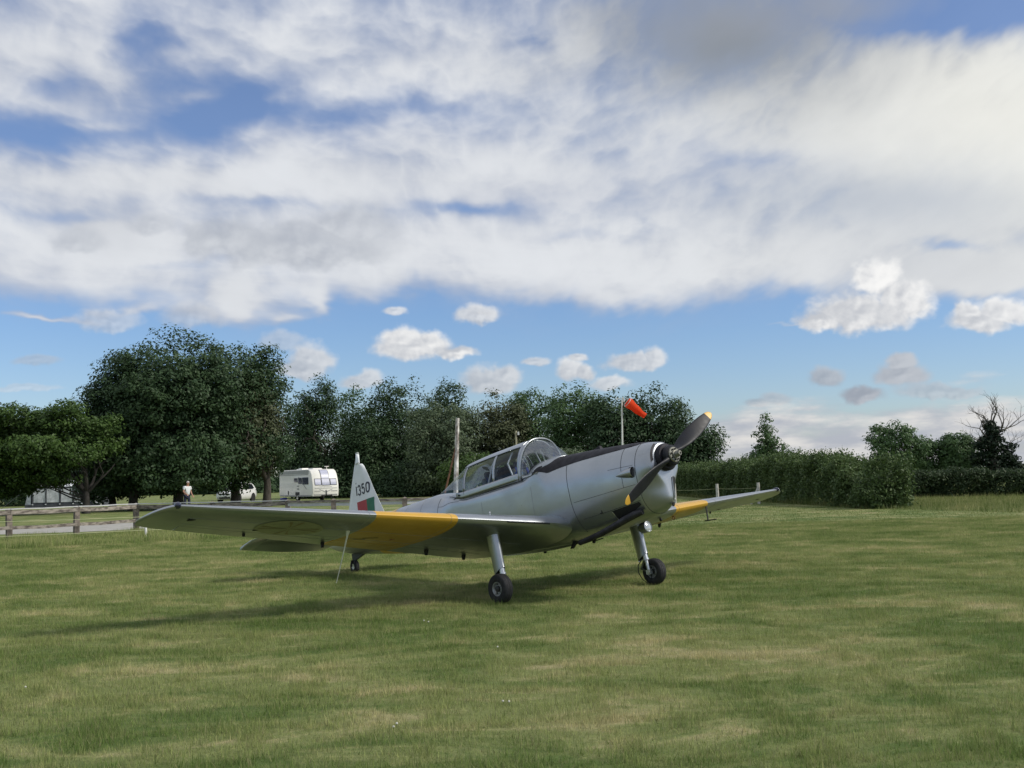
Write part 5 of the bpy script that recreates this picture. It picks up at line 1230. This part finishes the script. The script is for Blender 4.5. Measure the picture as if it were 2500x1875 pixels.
def sock_mat():
    mt = bpy.data.materials.new('windsock_orange'); mt.use_nodes = True; nt = mt.node_tree; nt.nodes.clear(); N = NB(nt)
    tcn = N.n('ShaderNodeTexCoord').outputs['Object']; k = N.mix(N.noise(tcn, 5, 3).outputs[0], C4(.78, .07, .025), C4(.92, .13, .05))
    d = N.n('ShaderNodeBsdfDiffuse'); t = N.n('ShaderNodeBsdfTranslucent'); mx = N.n('ShaderNodeMixShader'); mx.inputs[0].default_value = .45; N.put(d.inputs[0], k); N.put(t.inputs[0], k)
    nt.links.new(d.outputs[0], mx.inputs[1]); nt.links.new(t.outputs[0], mx.inputs[2]); o = N.n('ShaderNodeOutputMaterial'); nt.links.new(mx.outputs[0], o.inputs[0]); return mt
SOCK = sock_mat(); q.build('sock', SOCK, wsk, angle=60)
q = MB(); q.tube(rings[0] + rings[0][:1], .014, 5); q.build('hoop', PW, wsk, angle=60)
q = MB(); q.tube([(.18, 0, 5.05), rings[0][0]], .006, 4); q.tube([(.18, 0, 5.05), rings[0][12]], .006, 4); q.build('bridle', PW, wsk)

# ------------------------------------------------------------------ caravan
CY = 86.0; ca = empty('caravan', (xg(796, CY), CY, 0), R(34)); tag(ca, 'white touring caravan with a three-part front window, parked by the wood', 'caravan')
CW_ = mat('caravan_white', (.80, .78, .72), .35, 0, .5, var=.04, vscale=2, coat=.2); CG = mat('caravan_grey', (.36, .36, .35), .45, var=.08); CGL = mat('caravan_window', (.05, .055, .09), .12, 0, .8); CB = mat('caravan_blind', (.46, .47, .58), .25, 0, .6, var=.15, vscale=3); DK = mat('black_plastic', (.02, .02, .022), .6)
# local: +x along the front to the right, -y is the front (towards the camera), +y the rear; nose at y=0
W2, CL, CT = 1.10, 6.9, 2.56
prof = [(0.06, .42), (.0, .80), (.02, 1.30), (.14, 1.72), (.30, 2.12), (.52, 2.40), (.80, 2.53), (1.2, 2.56), (CL - .5, 2.56), (CL - .12, 2.45), (CL, 2.2), (CL + .02, .6), (CL - .05, .42)]
q = MB(); xs_ = [-W2, -W2 + .05, W2 - .05, W2]
q.rings([[(x, y_ + (.03 if abs(x) == W2 and y_ < 1 else 0), z - (.03 if abs(x) == W2 and z > 2 else 0)) for y_, z in prof] for x in xs_]); body = q.build('body', CW_, ca, angle=50, fixn=True)
def fy(z): return interp([z_ for _, z_ in prof[:8]], [y_ for y_, _ in prof[:8]], z)
def fpanel(name, m_, xa, xb, za, zb2, off, nz=8, parent=None, bow=0.0):
    q = MB(); q.rings([[(x, fy(z) - off, z) for x in frange(xa, xb, 4)] for z in frange(za, zb2, nz)], closed=False); return q.build(name, m_, parent or ca, angle=60)
for xa, xb, za, zb2 in ((-.93, -.36, 1.27, 1.80), (.40, .95, 1.27, 1.80)):
    wv = fpanel('window', mat('window_seal', (.04, .04, .05), .6), xa, xb, za, zb2, .012); fpanel('pane', CB, xa + .04, xb - .04, za + .04, zb2 - .04, .022, parent=wv)
wv = fpanel('window', mat('window_seal', (.04, .04, .05), .6), -.34, .38, 1.25, 2.50, .014, 14); fpanel('pane', CB, -.30, .34, 1.29, 1.80, .024, parent=wv); fpanel('skylight_pane', CB, -.30, .34, 1.83, 2.47, .024, 10, parent=wv)
for xa, xb, za, zb2 in ((-1.0, 1.0, .46, .56), (-.95, .95, 1.02, 1.06), (-.55, .55, 1.14, 1.17), (-.98, -.45, .78, .84), (.45, .98, .78, .84)): fpanel('front_trim', CG, xa, xb, za, zb2, .008, 3)
q = MB(); q.rings([[(x, fy(.92 - .22 * (1 - abs(x) / .55)) - .01, .92 - .22 * (1 - abs(x) / .55) + d_) for x in frange(-.55, .55, 9)] for d_ in (0, .06)], closed=False); q.build('front_trim', CG, ca)
q = MB(); q.lathe([(0, .07), (.012, .06)], (.02, fy(.84) - .008, .84), (0, -1, 0), 16, cap=True); q.build('badge', CG, ca)
q = MB(); q.rings([[(x, .16, z) for x, z in ((.02, .86), (.08, .86), (.07, .46), (.03, .46))], [(x, .02 - .05, z) for x, z in ((.02, .84), (.08, .84), (.07, .46), (.03, .46))]]); q.build('jockey_clamp', DK, ca)
# side towards the left: windows, stripe, vents, wheel, locker
SX = -W2 - .012
def spanel(name, m_, ya, yb, za, zb2, t=.01, parent=None):
    q = MB(); q.box((SX - t / 2, (ya + yb) / 2, (za + zb2) / 2), (t, yb - ya, zb2 - za)); return bevel(q.build(name, m_, parent or ca), .004)
for ya, yb, za, zb2 in ((.85, 2.05, 1.36, 1.92), (2.15, 2.9, 1.42, 1.90), (3.05, 3.75, 1.55, 1.88)):
    wv = spanel('window', CGL, ya, yb, za, zb2, .012); spanel('pane', CGL, ya + .05, yb - .05, za + .05, zb2 - .05, .018, wv)
spanel('roof_strip', CG, .8, CL - .1, 2.20, 2.48, .006); spanel('dark_strip', mat('strip_dark', (.05, .055, .07), .5), .9, CL - .1, 2.12, 2.15, .008)
for z_ in (.95, 1.18): spanel('vent', CG, 2.75, 3.15, z_, z_ + .11, .012)
spanel('skirt', CG, .3, CL - .1, .40, .52, .006); spanel('waste_tap', DK, 4.9, 5.05, .55, .85, .012)
q = MB(); q.add([(SX - .004, y_, z) for y_, z in ((1.15, .98), (1.32, .98), (2.95, 1.98), (2.80, 1.98))], [(0, 1, 2, 3)]); q.build('side_stripe', CG, ca)
for s_ in (-1, 1):
    wv = empty('wheel', (0, 0, 0)); wv.parent = ca
    q = MB(); q.lathe([(-.08, .18), (-.09, .27), (-.05, .31), (.05, .31), (.09, .27), (.08, .18)], (s_ * (W2 - .06), 3.1, .31), (1, 0, 0), 24); q.build('tyre', RUB, wv)
    q = MB(); q.lathe([(.05, .18), (.085, .15), (.07, .001)], (s_ * (W2 - .06), 3.1, .31), (s_, 0, 0), 16); q.build('rim', ALU, wv)
q = MB(); q.box((SX + .02, 3.1, .55), (.05, .86, .42)); bevel(q.build('wheel_arch', DK, ca), .05, 3)
for (x, y_, sx, sy, h_) in ((-.2, 3.9, .7, .8, .14), (.05, 2.2, .9, 1.1, .10), (.1, 5.4, .5, .5, .09)):
    q = MB(); q.box((x, y_, CT + h_ / 2 - .01), (sx, sy, h_), taper=.82); bevel(q.build('roof_hatch', CW_, ca), .03)
q = MB(); q.tube([(.62, 1.2, CT - .05), (.62, 1.2, CT + .16)], .035, 8); q.lathe([(0, .04), (.04, .20), (.07, .20), (.08, .05)], (.62, 1.2, CT + .16), (0, 0, 1), 16, cap=True); q.build('satellite_dish', CW_, ca)
q = MB(); q.tube([(-.35, .1, .46), (0, -1.15, .46)], .04, 6); q.tube([(.35, .1, .46), (0, -1.15, .46)], .04, 6); q.tube([(0, -1.0, 0), (0, -1.0, .55)], .03, 6); q.build('drawbar', DK, ca)
q = MB(); q.box((-1.35, 5.4, .16), (.45, .6, .30)); bevel(q.build('water_barrel', mat('barrel_blue', (.03, .04, .22), .5), None, loc=None), .08, 3)
wb = bpy.data.objects['water_barrel']; wb.matrix_world = Matrix.Translation((xg(796, CY), CY, 0)) @ Matrix.Rotation(R(34), 4, 'Z'); tag(wb, 'blue water container on the grass beside the caravan', 'container')

# ------------------------------------------------------------------ parked car
KY = 92.0; car = empty('parked_car', (xg(578, KY), KY, 0), R(-12)); tag(car, 'white compact four-wheel drive parked beneath the dark trees', 'car')
CP = mat('car_white', (.74, .74, .73), .25, 0, .5, coat=.5, var=.03); CGW = mat('car_glass', (.012, .015, .02), .08, 0, .9)
# local: -y front; half section (x, z) lofted front to rear
secs = [(-2.18, .55, .45, .70, .78), (-2.10, .80, .30, .74, .84), (-1.90, .88, .26, .80, .92), (-1.45, .90, .26, .86, .99), (-.95, .90, .26, .90, 1.06), (-.7, .90, .26, .92, 1.10), (.5, .90, .26, .93, 1.12), (1.6, .89, .28, .92, 1.12), (2.0, .86, .32, .90, 1.10), (2.12, .78, .45, .86, 1.0)]
def csec(y_, hw, zb2, zs, zt):
    pts = [(-hw * .88, zb2), (-hw * .98, zb2 + .12), (-hw, (zb2 + zs) / 2), (-hw * .985, zs), (-hw * .90, zt - .02), (-hw * .6, zt + .02), (0, zt + .035)]
    pts = pts + [(-x, z) for x, z in pts[-2::-1]]; return [(x, y_, z) for x, z in pts]
q = MB(); q.rings([csec(*s_) for s_ in secs]); q.build('body', CP, car, angle=40, fixn=True)
cab = [(-1.0, .80, 1.06, 1.08), (-.62, .77, 1.08, 1.36), (-.25, .72, 1.08, 1.60), (.3, .70, 1.08, 1.67), (1.2, .70, 1.08, 1.65), (1.75, .72, 1.08, 1.52), (2.0, .76, 1.06, 1.12)]
def cs(y_, hw, zb2, zt, o=0.0): return [(-hw - .07 - o, y_, zb2), (-hw - o, y_, zb2 + (zt - zb2) * .75), (-hw * .85, y_, zt + o), (0, y_, zt + .02 + o), (hw * .85, y_, zt + o), (hw + o, y_, zb2 + (zt - zb2) * .75), (hw + .07 + o, y_, zb2)]
q = MB(); q.rings([cs(*s_) for s_ in cab], closed=False); q.build('cabin', CP, car, angle=40)
def quad(name, pts, m_, parent=car):
    q = MB(); q.add(pts, [tuple(range(len(pts)))]); o = q.build(name, m_, parent, smooth=False); md = o.modifiers.new('thickness', 'SOLIDIFY'); md.thickness = .012; md.offset = 1; return o
q = MB(); q.rings([[(-.76, -.98, 1.10), (0, -1.03, 1.12), (.76, -.98, 1.10)], [(-.72, -.62, 1.375), (0, -.65, 1.40), (.72, -.62, 1.375)], [(-.60, -.30, 1.585), (0, -.32, 1.605), (.60, -.30, 1.585)]], closed=False); o = q.build('windscreen', CGW, car, angle=60); o.location = (0, -.02, .01)
for s_ in (-1, 1):
    quad('side_window', [(s_ * .885, -.62, 1.12), (s_ * .885, .28, 1.12), (s_ * .745, .28, 1.52), (s_ * .765, -.22, 1.48)], CGW); quad('side_window', [(s_ * .885, .34, 1.12), (s_ * .885, 1.5, 1.14), (s_ * .76, 1.3, 1.50), (s_ * .745, .34, 1.52)], CGW)
    q = MB(); q.rings([[(s_ * x, y_, z) for x, y_, z in ((.50, -2.135, .70), (.80, -2.02, .74), (.86, -1.85, .80), (.84, -1.82, .86), (.50, -2.10, .80))], [(s_ * x, y_ - .015, z) for x, y_, z in ((.50, -2.135, .70), (.80, -2.02, .74), (.86, -1.85, .80), (.84, -1.82, .86), (.50, -2.10, .80))]]); q.build('headlight', mat('headlight_glass', (.25, .26, .28), .1, .3, .8), car, fixn=True)
    q = MB(); q.box((s_ * 1.0, -.62, 1.12), (.18, .10, .13)); bevel(q.build('mirror', CP, car), .03, 3)
    q = MB(); q.tube([(s_ * .62, -.1, 1.66), (s_ * .62, 0, 1.71), (s_ * .62, 1.3, 1.70), (s_ * .62, 1.4, 1.64)], .022, 6); q.build('roof_rail', ALU, car)
    q = MB(); q.lathe([(0, .06), (.012, .06)], (s_ * .62, -2.16, .42), (0, -1, 0), 12, cap=True); q.build('fog_lamp', mat('headlight_glass', (.25, .26, .28), .1, .3, .8), car)
    for y_ in (-1.32, 1.30):
        wv = empty('wheel'); wv.parent = car
        q = MB(); q.lathe([(-.10, .22), (-.11, .30), (-.06, .345), (.06, .345), (.11, .30), (.10, .22)], (s_ * .80, y_, .345), (1, 0, 0), 24); q.build('tyre', RUB, wv)
        q = MB(); q.lathe([(.06, .22), (.10, .20), (.08, .06), (.10, .001)], (s_ * .80, y_, .345), (s_, 0, 0), 18); q.build('rim', ALU, wv)
        q = MB(); q.lathe([(0, .40), (.01, .40)], (s_ * .895, y_, .37), (s_, 0, 0), 24, cap=True); q.build('wheel_arch', DK, car)
q = MB(); q.box((0, -2.165, .72), (.86, .03, .12)); q.build('grille', DK, car); q = MB(); q.box((0, -2.15, .42), (1.0, .06, .16)); q.build('lower_grille', DK, car); q = MB(); q.box((0, -2.19, .56), (.52, .02, .11)); q.build('number_plate', mat('plate_white', (.7, .7, .68), .5), car)

# ------------------------------------------------------------------ awning tent
TY = 90.0; tx0, tx1 = xg(62, TY), xg(246, TY); tw_ = tx1 - tx0
tent = empty('awning_tent', ((tx0 + tx1) / 2, TY, 0), R(4)); tag(tent, 'grey and white caravan awning with panelled front under the spreading tree', 'tent')
TG = mat('awning_charcoal', (.055, .06, .07), .8, var=.2, vscale=3); TW = mat('awning_pale', (.50, .52, .54), .75, var=.3, vscale=2.2, bump=.4, bscale=5); TL = mat('awning_light_edge', (.66, .68, .70), .6)
hw = tw_ / 2; ev = 1.72; rt = 2.25
q = MB(); q.rings([[(-hw * .84, 0, ev), (hw * .88, 0, ev)], [(-hw * .88, 2.6, rt), (hw * .92, 2.6, rt)]], closed=False); o = q.build('roof', TL, tent, smooth=False); md = o.modifiers.new('thickness', 'SOLIDIFY'); md.thickness = .04
q = MB(); q.add([(-hw * .80, -.02, .25), (hw * .82, -.02, .25), (hw * .84, .0, ev - .02), (-hw * .82, .0, ev - .02)], [(0, 1, 2, 3)]); q.build('front_wall', TG, tent, smooth=False)
q = MB(); q.box((0, -.05, .12), (tw_ * .98, .06, .26)); q.build('skirt', TG, tent, smooth=False)
for xa, xb in ((-.76, -.46), (-.42, -.10), (-.05, .24), (.30, .46), (.52, .78)):
    q = MB(); n = 8
    q.rings([[(x * hw, -.045 - .015 * math.sin(7 * x * hw + z * 5), z) for x in frange(xa, xb, n)] for z in frange(.42, 1.55, 6)], closed=False); q.build('window_panel', TW, tent, angle=60)
for s_ in (-1, 1):
    q = MB(); q.add([(s_ * hw * .83, -.03, .26), (s_ * hw * .995, .10, .26), (s_ * hw * .88, .03, ev - .05), (s_ * hw * .845, 0, ev - .03)], [(0, 1, 2, 3)]); q.build('wing_flap', TW, tent, smooth=False)
    q = MB(); q.add([(s_ * hw * .995, .10, .0), (s_ * hw * .99, 2.6, .0), (s_ * hw * .90, 2.6, rt), (s_ * hw * .88, .03, ev)], [(0, 1, 2, 3)]); q.build('side_wall', TG, tent, smooth=False)
    q = MB(); q.tube([(s_ * hw * .88, 0, ev), (s_ * hw * 1.45, -1.1, .02)], .014, 4); q.build('guy_rope', TG, tent)
for x in (-.78, -.44, -.075, .27, .49, .80):
    q = MB(); q.tube([(x * hw, -.06, .02), (x * hw, -.06, ev)], .035, 6); q.build('pole', TG, tent); q = MB(); q.box((x * hw, -.1, .27), (.12, .03, .06)); q.build('peg_tab', TL, tent, smooth=False)
q = MB(); q.box((0, 0, .35), (.16, .10, .22)); q.tube([(0, 0, -.1), (0, 0, .35)], .04, 6); o = q.build('hook_up_post', EW, None, angle=40); o.location = (xg(246, 88), 88, .45); o.location.z = 0.25; tag(o, 'small white hook-up box on a post right of the awning', 'post')

# ------------------------------------------------------------------ walking man
MY = 62.0; mx_ = xg(456, MY); man = empty('person', (mx_, MY, 0), R(-38)); tag(man, 'man in white T-shirt and navy trousers walking to the right by the dark trees', 'person')
SKN = mat('skin', (.42, .22, .15), .6, var=.1, vscale=9); SHT = mat('shirt_white', (.66, .68, .68), .85, var=.08, vscale=8, bump=.3, bscale=12); TRS = mat('trousers_navy', (.018, .021, .045), .85, var=.2, vscale=10); HAIR = mat('hair_grey', (.40, .37, .34), .9); SHO = mat('shoe_black', (.02, .02, .02), .6)
def skin(name, verts, edges, rad, m_, parent, root=0):
    me = bpy.data.meshes.new(name); me.from_pydata(verts, edges, []); o = link(name, me, parent)
    o.modifiers.new('skin', 'SKIN'); sk = me.skin_vertices
    for i, r_ in enumerate(rad): sk[0].data[i].radius = (r_, r_) if isinstance(r_, (int, float)) else r_
    sk[0].data[root].use_root = True
    s_ = o.modifiers.new('sub', 'SUBSURF'); s_.levels = 2; s_.render_levels = 2
    me.materials.append(m_); return o
# local: +x is the way he walks, leaning a little forward; z up
V_ = [(0, 0, .96), (.02, 0, 1.16), (.06, 0, 1.36), (.08, 0, 1.45), (.10, 0, 1.53), (.12, 0, 1.60), (.125, 0, 1.70), (.07, .19, 1.41), (.02, .25, 1.16), (.16, .24, .96), (.23, .23, .90), (.07, -.19, 1.41), (.06, -.27, 1.15), (.28, -.26, 1.03), (.36, -.25, 1.00),
      (.02, .095, .90), (.10, .10, .50), (.02, .10, .10), (.12, .11, .05), (-.01, -.095, .90), (-.02, -.10, .50), (-.20, -.10, .12), (-.10, -.11, .05)]
E_ = [(0, 1), (1, 2), (2, 3), (3, 4), (4, 5), (5, 6), (2, 7), (7, 8), (8, 9), (9, 10), (2, 11), (11, 12), (12, 13), (13, 14), (0, 15), (15, 16), (16, 17), (17, 18), (0, 19), (19, 20), (20, 21), (21, 22)]
Rr = [(.13, .16), (.125, .15), (.11, .15), (.06, .06), (.052, .052), (.085, .075), (.075, .068), .062, .044, .034, .03, .062, .044, .034, .03, .085, .06, .042, .04, .085, .06, .042, .04]
skin('body', V_, E_, Rr, SKN, man)
skin('t_shirt', [(0, 0, .92), (.02, 0, 1.10), (.055, 0, 1.34), (.07, 0, 1.42), (.07, .19, 1.40), (.045, .235, 1.24), (.07, -.19, 1.40), (.065, -.245, 1.24)], [(0, 1), (1, 2), (2, 3), (2, 4), (4, 5), (2, 6), (6, 7)], [(.15, .18), (.148, .172), (.135, .172), (.085, .10), .082, .072, .082, .072], SHT, man)
skin('trousers', [(0, 0, .96), (.02, .095, .88), (.10, .10, .50), (.02, .10, .11), (-.01, -.095, .88), (-.02, -.10, .50), (-.20, -.10, .13)], [(0, 1), (1, 2), (2, 3), (0, 4), (4, 5), (5, 6)], [(.145, .165), .105, .078, .066, .105, .078, .066], TRS, man)
for s_, x, y_, z in ((1, .02, .10, .0), (-1, -.20, -.10, .02)):
    q = MB(); q.rings([[(x + xx, y_ + hw_ * math.cos(t), z + .035 + h_ * math.sin(t)) for t in frange(0, 2 * math.pi * 9 / 10, 10)] for xx, hw_, h_ in ((-.09, .03, .03), (-.05, .045, .05), (.05, .045, .045), (.14, .048, .03), (.19, .02, .018))]); q.build('shoe', SHO, man, angle=60)
q = MB(); q.lathe([(-.03, .083), (.02, .084), (.06, .072), (.085, .045), (.095, .001)], (.105, 0, 1.66), (-.25, 0, 1), 18); q.build('hair', HAIR, man, angle=60)
for s_ in (-1, 1):
    q = MB(); q.lathe([(-.012, .02), (0, .026), (.012, .018)], (.11, s_ * .078, 1.655), (0, s_, 0), 8, cap=True); q.build('ear', SKN, man)
    q = MB(); q.lathe([(0, .010), (.004, .009), (.006, .001)], (.198, s_ * .03, 1.665), (1, 0, 0), 8); q.build('eye', SHO, man)
q = MB(); q.add([(.20, -.014, 1.625), (.20, .014, 1.625), (.228, 0, 1.618), (.205, 0, 1.665)], [(0, 1, 2), (0, 2, 3), (1, 3, 2), (0, 3, 1)]); q.build('nose', SKN, man)
for hx, hy, hz_, s_ in ((.23, .23, .90, 1), (.36, -.25, 1.00, -1)):
    q = MB(); q.lathe([(0, .022), (.03, .036), (.07, .034), (.085, .026)], (hx, hy, hz_), (.8, 0, -.45), 10, cap=True)
    for k in range(4): q.tube([(hx + .07, hy - .025 + .017 * k, hz_ - .035), (hx + .11, hy - .027 + .018 * k, hz_ - .065), (hx + .115 - .01 * abs(k - 1.5), hy - .027 + .018 * k, hz_ - .10 + .008 * abs(k - 1.5))], [.010, .009, .007], 6)
    q.tube([(hx + .03, hy + s_ * -.03, hz_ - .015), (hx + .07, hy + s_ * -.05, hz_ - .045), (hx + .09, hy + s_ * -.045, hz_ - .065)], [.012, .010, .008], 6); q.build('hand', SKN, man, angle=60)
print('leaf faces', LEAFN[0])
